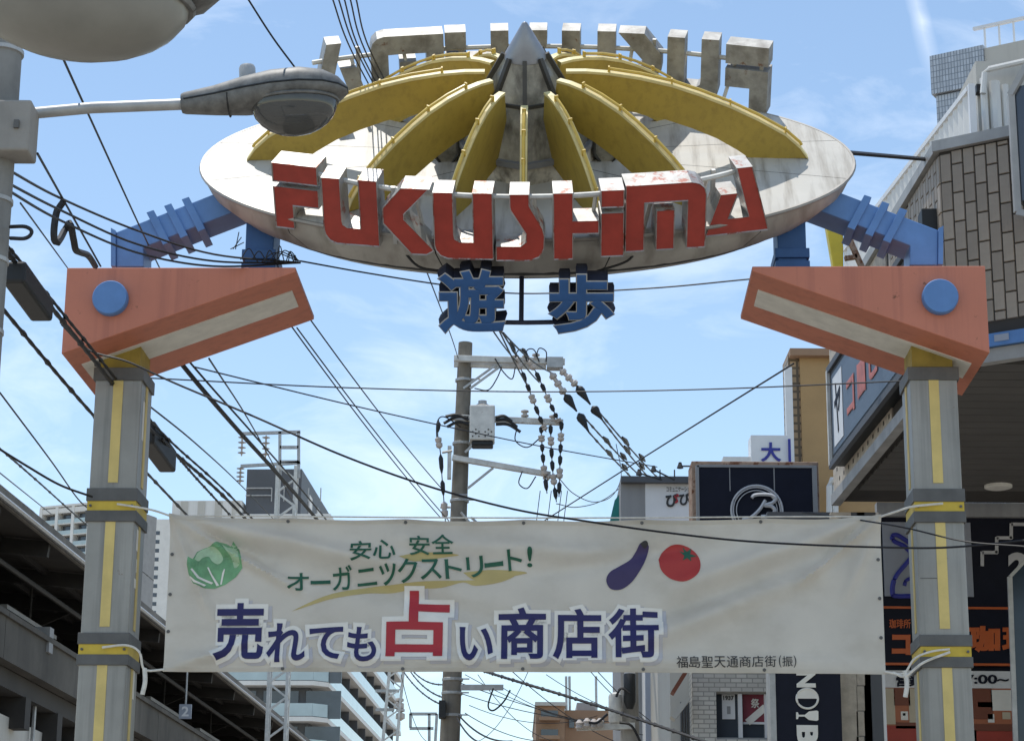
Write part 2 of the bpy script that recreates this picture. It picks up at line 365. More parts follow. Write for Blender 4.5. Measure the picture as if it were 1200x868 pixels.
# ------------------------------------------------------------------ street arch
AX, AY, PSI = 0.09, 16.0, rad(1.7)
arch = thing('street_arch', 'tall grey columned shopping street arch carrying a white saucer sign with red letters', 'arch', (AX, AY, 0), -PSI)
_ax = Vector((math.cos(PSI), -math.sin(PSI), 0)); _ay = Vector((math.sin(PSI), math.cos(PSI), 0))
def toarch(px, py, d=0.0):
    r = C_R*((px-600)/F_PX) + C_U*((434-py)/F_PX) + _f; c = Vector((0, 0, EYE)); o = Vector((AX, AY, 0))
    t = (o + _ay*d - c).dot(_ay)/r.dot(_ay); p = c + r*t - o
    return p.dot(_ax), p.z
ZL = lambda y: toarch(126, y, 0)[1]

COLX, CW, CD = 3.05, 0.175, 0.42
for sgn in (-1, 1):
    cx = sgn*COLX
    mb = MB(); mb.box((cx-CW, 0, 0), (cx+CW, CD, 6.15))
    col = mb.build('column', M['column'], arch, bevel=0.012)
    zs = [(ZL(446), ZL(431)), (ZL(587), ZL(572)), (ZL(611), ZL(598)), (ZL(754.5), ZL(741)), (ZL(779), ZL(766.5))]
    zs += [(zs[-2][0]-1.09, zs[-2][1]-1.09), (zs[-1][0]-1.09, zs[-1][1]-1.09)]
    for z0, z1 in zs:
        MB().box((cx-CW-0.015, -0.015, z0), (cx+CW+0.015, CD+0.015, z1)).build('collar', M['collar'], col, bevel=0.004)
    for (a, b) in ((2, 1), (4, 3), (6, 5)):
        MB().box((cx-CW-0.006, -0.006, zs[a][1]-0.002), (cx+CW+0.006, CD+0.006, zs[b][0]+0.002)).build('yellow_band', M['yellow'], col)
        for bx in (-0.155, 0.155): MB().tube([(cx+bx, -0.02, (zs[a][1]+zs[b][0])/2), (cx+bx, 0, (zs[a][1]+zs[b][0])/2)], 0.010, 8).build('bolt', M['collar'], col)
    segs = [(zs[1][1]+0.045, zs[0][0]-0.0), (zs[3][1]+0.045, zs[2][0]), (zs[5][1]+0.045, zs[4][0]), (0.3, zs[6][0])]
    for z0, z1 in segs:
        MB().box((cx-0.037, -0.005, z0), (cx+0.037, 0.01, z1)).build('stripe', M['stripe'], col)
        for e in (-1, 1):
            xx = cx + e*CW
            MB().box((min(xx, xx+e*0.005), CD/2-0.035, z0), (max(xx, xx+e*0.005), CD/2+0.035, z1)).build('stripe', M['stripe'], col)
            # joint between the pressed panels
        zm = z0 + (z1-z0)*0.47
        if sgn > 0 and z1 < 5 and z1 > 4: MB().box((cx-CW+0.012, -0.002, zm), (cx-0.04, 0.01, zm+0.005)).build('panel_joint', M['collar'], col)
    # yellow neck under the bracket
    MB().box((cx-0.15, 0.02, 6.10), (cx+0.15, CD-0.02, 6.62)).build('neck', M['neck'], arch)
    # orange wedge bracket
    o_, i_, top = sgn*3.40, sgn*1.69, 6.812
    BD0, BD1 = -0.40, 0.80
    mb = MB(); mb.prism([(o_, top), (i_, top), (i_, 6.775), (o_, 6.145)], BD0, BD1)
    br = mb.build('bracket', M['orange'], arch, bevel=0.006)
    sl = (6.775-6.145)/(3.40-1.69)
    zz = lambda x: 6.145 + (3.40-abs(x))*sl
    xa, xb = sgn*3.33, sgn*1.76
    mb = MB(); mb.prism([(xa, zz(xa)-0.006), (xb, zz(xb)-0.006), (xb, zz(xb)+0.02), (xa, zz(xa)+0.02)], -0.04, 0.36)
    mb.build('light_panel', M['diffuser'], br)
    rx, rz = sgn*3.055, 6.563
    mb = MB(Matrix.Translation((rx, BD0, rz)) @ Matrix.Rotation(rad(90), 4, 'X'))
    mb.lathe([(0.128, -0.02), (0.132, 0.0), (0.132, 0.05), (0.124, 0.062), (0.001, 0.062)], 36)
    mb.build('roundel', M['blue'], br, smooth=True)
    # blue arm stepping up to the saucer (traced on the left, mirrored on the right)
    def LP(px, py, d): x, z = toarch(px, py, d); return (-sgn*x if False else (x if sgn < 0 else -x), z)
    d0 = 0.05
    poly = [LP(*p, d0) for p in ((136, 312.5), (136, 272), (249, 228), (300, 207), (314, 233), (233, 264), (168, 290), (168, 312.5))]
    poly = [(x, max(z, top+0.002)) for x, z in poly]
    arm = MB().prism(poly, d0, d0+0.34).build('support_arm', M['blue'], arch, bevel=0.008)
    fl = [LP(*p, d0) for p in ((130.5, 312.5), (130.5, 268), (136, 271), (136, 312.5))]; fl = [(x, max(z, top+0.002)) for x, z in fl]
    MB().prism(fl, d0-0.02, d0+0.36).build('flange', M['blue'], arm)
    for i in range(3):
        q = [LP(172+i*20.6, 250-i*7.7, d0), LP(180.5+i*20.6, 247-i*7.7, d0), LP(200+i*20.6, 284.5-i*7.7, d0), LP(191.5+i*20.6, 288-i*7.7, d0)]
        MB().prism(q, d0-0.022, d0+0.362).build('band', M['blue'], arm, bevel=0.004)
    x0, x1 = sorted((LP(287, 300, 0.0)[0], LP(320, 300, 0.0)[0]))
    hb = MB().box((x0, 0.0, top+0.001), (x1, 0.36, 7.45)).build('hanger_block', M['deepblue'], arch, bevel=0.006)
    for z0, z1 in ((6.83, 6.90), (6.93, 6.985), (7.01, 7.085)):
        MB().box((x0-0.022, -0.022, z0), (x1+0.022, 0.382, z1)).build('band', M['deepblue'], hb, bevel=0.004)

for (z, y, w, h, m) in ((4.78, 0.12, .10, .16, 'p_white'), (4.62, 0.15, .08, .10, 'diffuser'), (4.50, 0.11, .11, .07, 'p_white'), (3.70, 0.2, .12, .25, 'diffuser'), (5.62, 0.1, .06, .30, 'diffuser')):
    MB().box((-COLX+CW-0.001, y, z), (-COLX+CW+0.002, y+w, z+h)).build('sticker_residue', M[m], arch)

# ---- the saucer, tilted towards the street
TAU = rad(46)
SC = toarch(617, 188, 0.2)
SA, SB, SCD = 2.54, 1.36, 0.76
T = Matrix.Translation((SC[0], 0.2, SC[1])) @ Matrix.Rotation(TAU, 4, 'X')
mb = MB(T); mb.lathe([(0.02, -SCD*0.985)] + [(math.sin(t)*0.99, -SCD*math.cos(t)*0.985-0.01) for t in [rad(a) for a in range(10, 90, 8)]] + [(0.985, -0.03), (0.985, -0.012), (0.4, 0.03), (0.02, 0.03)], 64, sx=SA, sy=SB)
saucer = mb.build('saucer', M['dark'], arch, smooth=True)
def top_z(r): return 0.05*(1-r*r)
NP = 12
for i in range(NP):
    p0 = 2*math.pi*(i+0.5)/NP; p1 = 2*math.pi*(i+1.5)/NP
    vs = []; fs = []; RR = (0.16, 0.4, 0.62, 0.82, 0.95, 1.0); na = 8
    for r in RR:
        gap = 0.002/r
        for k in range(na+1):
            ph = (p0+gap) + (p1-p0-2*gap)*k/na
            vs.append((SA*r*math.sin(ph), -SB*r*math.cos(ph), top_z(r)))
    for a in range(len(RR)-1):
        for k in range(na):
            q = a*(na+1)+k; fs.append((q, q+na+1, q+na+2, q+1))
    MB(T).add(vs, fs).build('panel', M['saucer'], saucer, smooth=True)
    # underside panel of the same sector
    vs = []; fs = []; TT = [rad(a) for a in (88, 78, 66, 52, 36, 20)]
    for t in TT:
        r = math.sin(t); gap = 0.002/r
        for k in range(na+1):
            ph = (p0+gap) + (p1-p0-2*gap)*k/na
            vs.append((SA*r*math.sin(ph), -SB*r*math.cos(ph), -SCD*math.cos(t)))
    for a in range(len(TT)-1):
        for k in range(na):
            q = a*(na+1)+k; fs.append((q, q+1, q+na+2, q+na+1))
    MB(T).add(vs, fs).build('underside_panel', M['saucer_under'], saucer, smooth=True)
ring = lambda s, z, n=96, sx=SA, sy=SB: [(sx*s*math.sin(2*math.pi*k/n), -sy*s*math.cos(2*math.pi*k/n), z) for k in range(n+1)]
MB(T).tube(ring(1.0, -0.012), 0.017, 6, cap=False).build('rim_trim', M['rim'], saucer, smooth=True)

# hub: stained octagonal base, glazed lantern, cone cap
N8 = 8
def octpt(r, z, k, off=0): a = 2*math.pi*(k+off)/N8; return Vector((r*math.sin(a), -r*math.cos(a), z))
mb = MB(T)
for k in range(N8): mb.add([octpt(0.56, 0.0, k), octpt(0.56, 0.0, k+1), octpt(0.545, 0.20, k+1), octpt(0.545, 0.20, k)], [(0, 1, 2, 3)])
hub = mb.build('hub', M['hubwall'], arch)
for k in range(N8):
    a, b, c, d = octpt(0.54, 0.20, k), octpt(0.54, 0.20, k+1), octpt(0.155, 0.88, k+1), octpt(0.155, 0.88, k)
    e, f = a.lerp(d, 0.56), b.lerp(c, 0.56)
    MB(T).add([a, b, f, e], [(0, 1, 2, 3)]).build('pane', M['hubglass'], hub)
    MB(T).add([e, f, c, d], [(0, 1, 2, 3)]).build('pane', M['hubglass'], hub)
    mb = MB(T); up = (a+d)/2; mb.bar(a*1.01, d*1.01, 0.032, 0.05, up=Vector((up.x, up.y, 0))); mb.build('mullion', M['hubframe'], hub)
    MB(T).bar(a, b, 0.05, 0.045).build('mullion', M['hub'], hub)
    MB(T).bar(e, f, 0.025, 0.025).build('mullion', M['hubframe'], hub)
MB(T).lathe([(0.155, 0.855), (0.162, 0.862), (0.158, 0.885), (0.02, 1.135), (0.004, 1.145)], 28).build('cone_cap', M['hub'], hub, smooth=True)
# dark side skylights by the hub
for sgn in (-1, 1):
    c = Vector((sgn*0.62, -0.06, 0.14)); mb = MB(T)
    hexa = [(c.x + 0.20*math.cos(rad(60*k+30))*0.55, c.y + 0.0, c.z+0.10 + 0.26*math.sin(rad(60*k+30))) for k in range(6)]
    mb.prism([(h[0], h[2]) for h in hexa], -0.12, 0.0); mb.build('skylight', M['hubglass'], hub)
    MB(T).tube([(h[0], -0.125, h[2]) for h in hexa]+[(hexa[0][0], -0.125, hexa[0][2])], 0.014, 5).build('mullion', M['hubframe'], hub)

# ribs with their neon tubes
OUT = [(0.24, 0.745), (0.40, 0.745), (0.58, 0.73), (0.83, 0.69), (1.08, 0.63), (1.30, 0.555), (1.55, 0.455), (1.78, 0.345), (2.0, 0.22), (2.12, 0.115), (2.19, 0.02)]
INN = [(1.72, 0.02), (1.62, 0.09), (1.45, 0.19), (1.25, 0.275), (1.05, 0.345), (0.85, 0.40), (0.6, 0.44), (0.24, 0.45)]
for ang in (0, 27, -27, 55, -55, 90, -90, 124, -124, 151, -151, 180):
    A = rad(ang); R = 1.0/math.sqrt((math.sin(A)/SA)**2 + (math.cos(A)/SB)**2); sc = R/SA
    r0 = 0.31 if abs(math.cos(A)) < 0.75 else (0.37 if abs(math.sin(A)) > 0.1 else 0.43)
    zk = 1.0 if r0 < 0.33 else (0.95 if r0 < 0.4 else 0.86)
    def rs(r): return r0 + (r-0.24)*(R*0.86-r0)/(2.19-0.24)
    RM = T @ Matrix.Rotation(A, 4, 'Z') @ Matrix.Rotation(rad(-90), 4, 'Z')   # local +x points along the rib
    th = 0.021
    mb = MB(RM)
    o = [(rs(r), z*zk) for r, z in OUT]; i = [(rs(r), z) for r, z in INN] if abs(math.sin(A)) > 0.95 else [(rs(1.62), 0.02), (rs(1.45), 0.10), (rs(1.25), 0.17), (rs(1.0), 0.26), (rs(0.75), 0.33), (rs(0.5), 0.38), (0.26, 0.42)] if abs(math.sin(A)) > 0.6 else [(rs(1.55), 0.02), (rs(1.2), 0.07), (rs(0.85), 0.13), (rs(0.6), 0.16), (0.40, 0.19), (0.33, 0.3)]
    mb.prism(o+i, -th, th)
    rib = mb.build('rib', M['ribyellow'], arch)
    mb = MB(RM)
    vs = []; fs = []
    for k, (r, z) in enumerate(o): vs += [(r, -th-0.006, z-0.012), (r, th+0.006, z-0.012), (r, th+0.006, z+0.008), (r, -th-0.006, z+0.008)]
    for k in range(len(o)-1):
        for q in range(4): fs.append((k*4+q, k*4+(q+1) % 4, k*4+4+(q+1) % 4, k*4+4+q))
    mb.add(vs, fs); mb.build('edge_strip', M['ribedge'], rib)
    pts = [(r, 0, z+0.034) for r, z in o[2:-1]]
    pts = [(pts[0][0], 0, pts[0][2]-0.025)] + pts + [(pts[-1][0]+0.015, 0, pts[-1][2]-0.025)]
    mb = MB(RM); mb.tube(pts, 0.012, 6)
    for k in range(2, len(o)-1, 2): mb.bar((o[k][0], 0, o[k][1]), (o[k][0], 0, o[k][1]+0.052), 0.012, 0.03)
    mb.build('neon_tube', M['tubeyellow'], rib, smooth=True)

# the letters
LET = {
 'F': [[(0,.71),(0,1),(.76,1),(.76,.71)], [(0,0),(.32,0),(.32,.36),(.76,.36),(.76,.64),(0,.64)]],
 'U': [[(0,1),(0,.2),(.02,.12),(.08,.04),(.18,0),(.8,0),(.8,1),(.53,1),(.53,.26),(.34,.26),(.28,.3),(.27,.36),(.27,1)]],
 'K': [[(.30,1),(.74,1),(.33,.6),(.33,.52),(.78,.07),(.66,0),(.42,0),(0,.45),(0,.68)]],
 'S': [[(.22,1),(.52,1),(.52,.82),(.72,.48),(.75,.36),(.74,.18),(.66,.05),(.52,0),(0,0),(0,.22),(.38,.22),(.46,.28),(.46,.4),(.24,.74),(.22,.8)]],
 'H': [[(0,0),(.32,0),(.32,.38),(.74,.38),(.74,.58),(.32,.58),(.32,1),(0,1)]],
 'I': [[(0,.74),(0,1),(.32,1),(.32,.74)], [(0,0),(.32,0),(.32,.66),(0,.66)]],
 'M': [[(0,0),(0,1),(.95,1),(1.07,.97),(1.15,.9),(1.18,.8),(1.18,0),(.9,0),(.9,.72),(.28,.72),(.28,0)], [(.45,0),(.45,.6),(.72,.6),(.72,0)]],
 'A': [[(.45,1),(.7,1),(1.0,0),(0,0),(.22,.62),(.5,.62),(.36,.24),(.67,.24)]],
}
FRONT = [('F',318,373), ('U',381,447), ('K',454,513), ('U',514,583), ('S',586,643), ('H',653,706), ('I',708,735), ('M',737,831), ('A',833,909)]
def letter(ch, xc, w, h, zb, a, b, back, mats):
    sp = max(-0.98, min(0.98, xc/a)); ph = math.asin(sp)
    rot = math.atan2(b*math.sin(ph), a*math.cos(ph))*(0.62 if back else 0.40)
    Mx = T @ (Matrix.Rotation(math.pi, 4, 'Z') if back else I4) @ Matrix.Translation((a*math.sin(ph), -b*math.cos(ph), zb)) @ Matrix.Rotation(rot, 4, 'Z')
    polys = LET[ch]; W = max(p[0] for q in polys for p in q)
    mb = MB(Mx)
    for q in polys: mb.prism([((x/W-0.5)*w, z*h) for x, z in q], 0.0, 0.17 if back else 0.21, 0, 1)
    # a strut that ties the pieces to the rail behind
    if ch != 'S': mb.bar((-w*0.33, 0.13, 0.02), (-w*0.33, 0.13, h*0.9), 0.03, 0.03, mi=2)
    o = mb.build('letter', mats, arch)
    bm = bmesh.new(); bm.from_mesh(o.data)
    ff = [f for f in bm.faces if f.material_index == 1]
    for f in ff: f.material_index = 0
    r = bmesh.ops.inset_individual(bm, faces=ff, thickness=0.006, depth=-0.010, use_even_offset=True)
    for f in ff: f.material_index = 1
    bm.to_mesh(o.data); bm.free()
    return o
LM = [M['letterside'], M['letterred'], M['steel']]; LBK = [M['letterback'], M['letterred'], M['steel']]
FA, FB = SA*1.07, SB*1.09
for ch, x0, x1 in FRONT:
    xc = ((x0+x1)/2-617)/161.5; w = (x1-x0)/161.5
    letter(ch, xc, w/math.cos(abs(xc)*0.16), 0.53, -0.085, 2.26, FB*1.04, False, LM)
    letter(ch, xc*1.04-0.06, w*1.03, 0.57, -0.01, FA, FB*1.0, True, LBK)
for back, z in ((False, 0.37), (True, 0.40)):
    n = 40; pts = []
    for k in range(n+1):
        ph = rad(-41 + 82*k/n); pts.append((FA*0.985*math.sin(ph), -FB*0.92*math.cos(ph), z) if back else (1.62*math.sin(ph)/math.sin(rad(41)), -(FB*1.04*math.sqrt(1-(1.62*math.sin(ph)/math.sin(rad(41))/2.26)**2)-0.12), z))
    Mx = T @ (Matrix.Rotation(math.pi, 4, 'Z') if back else I4)
    mb = MB(Mx); mb.tube(pts, 0.020, 6)
    for k in range(1, n, 5):
        p = Vector(pts[k]); mb.tube([p, (p.x*0.93, p.y*0.93, 0.0)], 0.016, 5)
    mb.build('letter_rail', M['paintsteel'], arch, smooth=True)

# the two hanging characters and their frame
CT = 0.10
def hang_char(ch, px0, px1, py0, py1):
    d = -0.42
    x0, zb = toarch(px0, py1, d); x1, zt = toarch(px1, py0, d)
    H = (zt-zb)/math.cos(rad(8))
    Mx = Matrix.Translation((0, d, zb)) @ Matrix.Rotation(rad(40), 4, 'X')
    H = (zt-zb)/math.cos(rad(40-17))*0.93
    vs, fs = glyph(ch, 0.028, 0, extrude=0.0)
    body, bf = fit(glyph(ch, 0.052, 0), x0, x1, -0.01, H)
    zmax = max(v[2] for v in body)
    mb = MB(Mx); mb.add([(x, (-(z/zmax))*0.12+0.12, y) for x, y, z in body], bf)
    o = mb.build('hanging_character', M['navyside'], arch)
    face, ff = fit(glyph(ch, 0.046, 0), x0+0.004, x1-0.004, -0.005, H-0.004)
    zmax = max(v[2] for v in face)
    mb = MB(Mx); mb.add([(x, -0.002-(z/zmax)*0.004, y) for x, y, z in face], ff); mb.build('character_edge', M['steel'], o)
    face, ff = fit(glyph(ch, 0.030, 0), x0+0.012, x1-0.012, 0.006, H-0.012)
    zmax = max(v[2] for v in face)
    mb = MB(Mx); mb.add([(x, -0.008-(z/zmax)*0.004, y) for x, y, z in face], ff); mb.build('character_face', M['deepblue'], o)
    return o
hang_char('遊', 513, 595, 313, 391)
hang_char('歩', 641, 721, 319, 391)
mb = MB()
fx = [toarch(px, 378, -0.30) for px in (560, 590, 617, 645, 680)]
mb.tube([(x, -0.30, z + 0.03*((x)/0.6)**2) for x, z in fx], 0.018, 6)
xm, _ = toarch(611, 350, -0.30)
mb.tube([(xm, -0.30, toarch(611, 378, -0.3)[1]), (xm, -0.22, toarch(611, 300, -0.2)[1])], 0.018, 6)
for px in (527, 567, 662, 706):
    a = toarch(px, 352, -0.30); b = toarch(px, 292, -0.15); mb.tube([(a[0], -0.25, a[1]), (b[0], -0.10, b[1])], 0.018, 6)
mb.build('character_frame', M['navyside'], arch)
# power leads drooping under the saucer
for a, b, c in (((468, 288), (490, 312), (520, 318)), ((700, 318), (735, 306), (747, 290))):
    pp = [Vector((toarch(*q, -0.5)[0], -0.5, toarch(*q, -0.5)[1])) for q in (a, b, c)]
    MB().tube(catmull(pp, 6), 0.010, 5).build('lead_cable', M['wire'], arch)

# ------------------------------------------------------------------ banner
BX0, BZ1 = toarch(200.5, 604, 0.02); BX1, _z = toarch(1031, 605.5, 0.02); BZ0 = toarch(200, 787, 0.02)[1]
BW, BH = BX1-BX0, BZ1-BZ0
banner = thing('street_banner', 'wide white cloth banner with navy and red Japanese lettering tied between the columns', 'banner', (AX, AY, 0), -PSI)
def seg_d(x, z, ax, az, bx, bz):
    dx, dz = bx-ax, bz-az; L2 = dx*dx+dz*dz; t = max(0, min(1, ((x-ax)*dx+(z-az)*dz)/L2))
    return math.hypot(x-ax-dx*t, z-az-dz*t), t
FOLDS = [((0, 1.15), (1.05, 0.55), 0.05, 0.030), ((0, 1.15), (0.8, 0.82), 0.06, -0.022), ((0, 1.15), (0.35, 0.35), 0.05, 0.022), ((0, 1.15), (2.1, 0.72), 0.09, 0.030), ((0.3, 0.95), (2.6, 0.35), 0.12, -0.022),
         ((5.2, 1.15), (4.55, 0.62), 0.05, 0.030), ((5.2, 1.15), (4.72, 0.90), 0.06, -0.022), ((5.2, 1.15), (3.6, 0.62), 0.10, 0.028), ((5.2, 1.15), (4.9, 0.5), 0.06, 0.018), ((4.7, 0.75), (3.2, 0.12), 0.13, 0.030), ((4.9, 0.9), (3.4, 0.36), 0.10, -0.020),
         ((1.7, 1.0), (3.6, 0.86), 0.11, 0.022), ((2.7, 0.75), (4.0, 0.98), 0.09, -0.018), ((0, 0.0), (0.7, 0.25), 0.06, 0.016), ((0.1, 0.1), (5.1, 0.08), 0.07, 0.014)]
def fold(x, z):
    """push of the cloth along y at banner coordinates x 0..BW, z 0..BH"""
    y = 0.03*math.sin(math.pi*x/BW) + 0.006*math.sin(x*5.1+z*3.0) + 0.004*math.sin(x*11+1-z*7)
    for (a, b, w, h) in FOLDS:
        d, t = seg_d(x, z, a[0]*BW/5.2, a[1]*BH/1.15, b[0]*BW/5.2, b[1]*BH/1.15)
        y -= 4.2*h*math.exp(-(d/(w*0.72))**2)*(0.35+0.65*t)*(1-t**3)
    return y
def edge_drop(x):    # top hem sags between its grommets
    return 0.014*abs(math.sin(math.pi*x/BW*6)) + 0.02*math.sin(math.pi*x/BW)
def bpos(x, z, off):
    zz_ = z - edge_drop(x)*(z/BH) + (0.012*math.sin(math.pi*x/BW))*(1-z/BH)
    return (BX0+x, 0.02 + fold(x, z) - off, BZ0+zz_)
NX, NZ = 280, 62
mb = MB(); mb.add([bpos(BW*i/NX, BH*j/NZ, 0) for j in range(NZ+1) for i in range(NX+1)], [(j*(NX+1)+i, j*(NX+1)+i+1, (j+1)*(NX+1)+i+1, (j+1)*(NX+1)+i) for j in range(NZ) for i in range(NX)])
mb.build('cloth', M['banner'], banner, smooth=True)
def bxz(px, py):
    return (px-200.5)/830.5*BW, (786.5-py)/182.0*BH
def conform(vs, fs, m, name, off, step=0.06):
    """lay flat 2-D banner faces (x,z) on the folded cloth"""
    me = bpy.data.meshes.new(name); me.from_pydata([(v[0], 0, v[1]) for v in vs], [], fs)
    bm = bmesh.new(); bm.from_mesh(me)
    bmesh.ops.remove_doubles(bm, verts=bm.verts, dist=1e-5)
    x0 = min(v[0] for v in vs); x1 = max(v[0] for v in vs); z0 = min(v[1] for v in vs); z1 = max(v[1] for v in vs)
    for ax, lo, hi, step in ((0, x0, x1, BW/NX), (2, z0, z1, BH/NZ)):
        k = math.floor(lo/step)+1
        while k*step < hi:
            co = [0, 0, 0]; co[ax] = k*step; no = [0, 0, 0]; no[ax] = 1
            bmesh.ops.bisect_plane(bm, geom=bm.verts[:]+bm.edges[:]+bm.faces[:], plane_co=co, plane_no=no); k += 1
    for v in bm.verts: v.co = bpos(v.co.x, v.co.z, off)
    bmesh.ops.recalc_face_normals(bm, faces=bm.faces[:])
    bm.to_mesh(me); bm.free(); me.materials.append(m)
    o = bpy.data.objects.new(name, me); COL.objects.link(o); o.parent = banner; return o
def bglyph(ch, box, m, off, bold=0.0, grow=0.0, rot=0.0, name='lettering', shift=(0, 0)):
    x0, x1, y0, y1 = box
    a = bxz(x0-grow+shift[0], y1+grow+shift[1]); b = bxz(x1+grow+shift[0], y0-grow+shift[1])
    vf = glyph(ch, bold)
    vs, fs = fit(vf, a[0], b[0], a[1], b[1])
    # keep only the front-facing half of a bevelled glyph
    if bold > 0:
        fs = [f for f in fs if sum(vs[i][2] for i in f)/len(f) > -1e-6]
    if rot:
        cx, cz = (a[0]+b[0])/2, (a[1]+b[1])/2; c, s = math.cos(rad(rot)), math.sin(rad(rot))
        vs = [(cx+(v[0]-cx)*c-(v[1]-cz)*s, cz+(v[0]-cx)*s+(v[1]-cz)*c, v[2]) for v in vs]
    return conform([(v[0], v[1]) for v in vs], fs, m, name, off)
MAIN = [('売', (258,315,706,774), 'p_navy'), ('れ', (319,364,730,776), 'p_navy'), ('て', (368,407,733,772), 'p_navy'), ('も', (412,446,733,775), 'p_navy'), ('占', (457,530,690,769), 'p_red'),
        ('い', (542,581,733,774), 'p_navy'), ('商', (587,642,710,772), 'p_navy'), ('店', (650,706,711,772), 'p_navy'), ('街', (714,772,711,770), 'p_navy')]
for ch, box, c in MAIN:
    big_ = ch == '占'
    bglyph(ch, box, M['p_shadow'], 0.004, 0.10, 6, name='lettering_shadow', shift=(4, 3))
    bglyph(ch, box, M['p_white'], 0.008, 0.10, 5.5, name='lettering_outline')
    bglyph(ch, box, M[c], 0.012, 0.023, 0, name='lettering')
x = 0
for ch, box, r in (('安',(413,438,630,655),2), ('心',(440,466,629,654),2), ('安',(482,506,625,648),2), ('全',(508,534,622,646),2)):
    bglyph(ch, box, M['p_green'], 0.012, 0.014, 0, rot=r)
ST = 'オーガニックストリート!'
BOX = [(340,365,669,692),(367,390,677,682),(392,416,660,689),(421,444,664,683),(448,468,659,683),(469,493,653,681),(495,520,652,677),(524,544,651,675),(549,569,648,673),(570,592,655,661),(597,614,641,666),(620,626,639,662)]
for ch, b in zip(ST, BOX): bglyph(ch, b, M['p_green'], 0.012, 0.014, 0, rot=(5 if ch != '!' else 0))
FT = '福島聖天通商店街(振)'
for k, ch in enumerate(FT):
    w = 14.2; xx = 792 + k*14.4 if k < 9 else 792+8*14.4+ (k-8)*10 + 2
    if ch == '(': b = (909, 912, 766, 780)
    elif ch == '振': b = (913, 925, 767, 779)
    elif ch == ')': b = (926, 929, 766, 780)
    else: b = (xx, xx+13.2, 767.5-k*0.15, 781-k*0.2)
    bglyph(ch, b, M['p_black'], 0.010, 0.006, 0)
def bpoly(pts, m, off, name, smooth=True):
    if smooth: pts = [(p.x, p.y) for p in catmull([Vector((a, b, 0)) for a, b in pts+[pts[0]]], 5)][:-1]
    v = [bxz(*p) for p in pts]; return conform(v, [tuple(range(len(v)))], m, name, off)
# gold brush strokes behind the green words
bpoly([(346,716),(366,705),(386,696),(410,689),(440,684),(470,682),(500,679),(540,677),(575,675),(606,671),(590,679),(560,683),(545,679),(520,686),(490,688),(462,692),(436,692),(410,696),(385,702)], M['p_gold'], 0.004, 'brush_stroke')
bpoly([(470,650),(500,644),(540,646),(520,650),(488,656)], M['p_gold'], 0.004, 'brush_stroke')
bpoly([(545,667),(575,664),(603,666),(620,669),(592,674),(560,676)], M['p_gold'], 0.005, 'brush_stroke')
# cabbage, aubergine, tomato
bpoly([(224,653),(229,655),(233,646),(241,641),(249,638),(256,633),(267,634),(271,637),(274,631),(281,640),(286,652),(287,664),(280,675),(268,684),(256,689),(243,689),(231,684),(225,673),(223,662)], M['p_leaf'], 0.004, 'cabbage_print', False)
bpoly([(231,655),(234,647),(243,641),(252,639),(260,645),(264,654),(259,660),(252,657),(247,651),(240,653),(236,657)], M['p_leaflight'], 0.007, 'cabbage_leaf')
bpoly([(262,636),(270,640),(275,635),(281,645),(284,658),(278,664),(274,652),(268,644)], M['p_leaflight'], 0.006, 'cabbage_leaf')
for q in ([(258,686),(250,672),(246,664),(248,664),(252,672),(261,685)], [(252,684),(236,678),(228,668),(230,667),(238,676),(254,682)], [(262,684),(264,670),(266,665),(267,666),(266,672),(264,684)], [(244,687),(232,683),(226,676),(228,676),(234,681),(246,685)]):
    bpoly(q, M['p_white'], 0.009, 'leaf_vein', False)
bpoly([(759,632),(762,638),(757,655),(750,668),(741,680),(729,688),(717,687),(712,677),(716,667),(727,660),(740,652),(747,642),(752,633)], M['p_purple'], 0.006, 'aubergine_print')
bpoly([(752,634),(755,631),(759,630),(761,634),(757,639)], M['p_black'], 0.009, 'aubergine_stalk')
bpoly([(773,652),(778,642),(789,634),(802,634),(814,641),(821,653),(820,666),(812,675),(800,679),(786,675),(776,665)], M['p_tomato'], 0.006, 'tomato_print')
bpoly([(803,647),(797,641),(803,643),(801,636),(806,642),(811,638),(810,645),(818,648),(810,649),(811,654),(806,650),(801,653)], M['p_green'], 0.009, 'tomato_stalk', False)
# hem, grommets
for zc in (0.016, BH-0.016):
    vs = []; fs = []; n = 90
    for k in range(n+1):
        for dz in (-0.014, 0.014): vs.append(bpos(BW*k/n, zc+dz, 0.004))
    for k in range(n): fs.append((2*k, 2*k+2, 2*k+3, 2*k+1))
    MB().add(vs, fs).build('hem', M['banner'], banner, smooth=True)
for px, py in [(204,650),(204,697),(204,740),(1027,655),(1027,700),(1027,745)] + [(200+k*138.5, 609) for k in range(1, 6)] + [(200+k*138.5, 783) for k in range(1, 6)]:
    p = bpos(*bxz(px, py), 0.006); MB(Matrix.Translation(p) @ Matrix.Rotation(rad(90), 4, 'X')).lathe([(0.005, 0), (0.013, 0), (0.013, 0.004), (0.005, 0.004)], 10).build('grommet', M['collar'], banner)
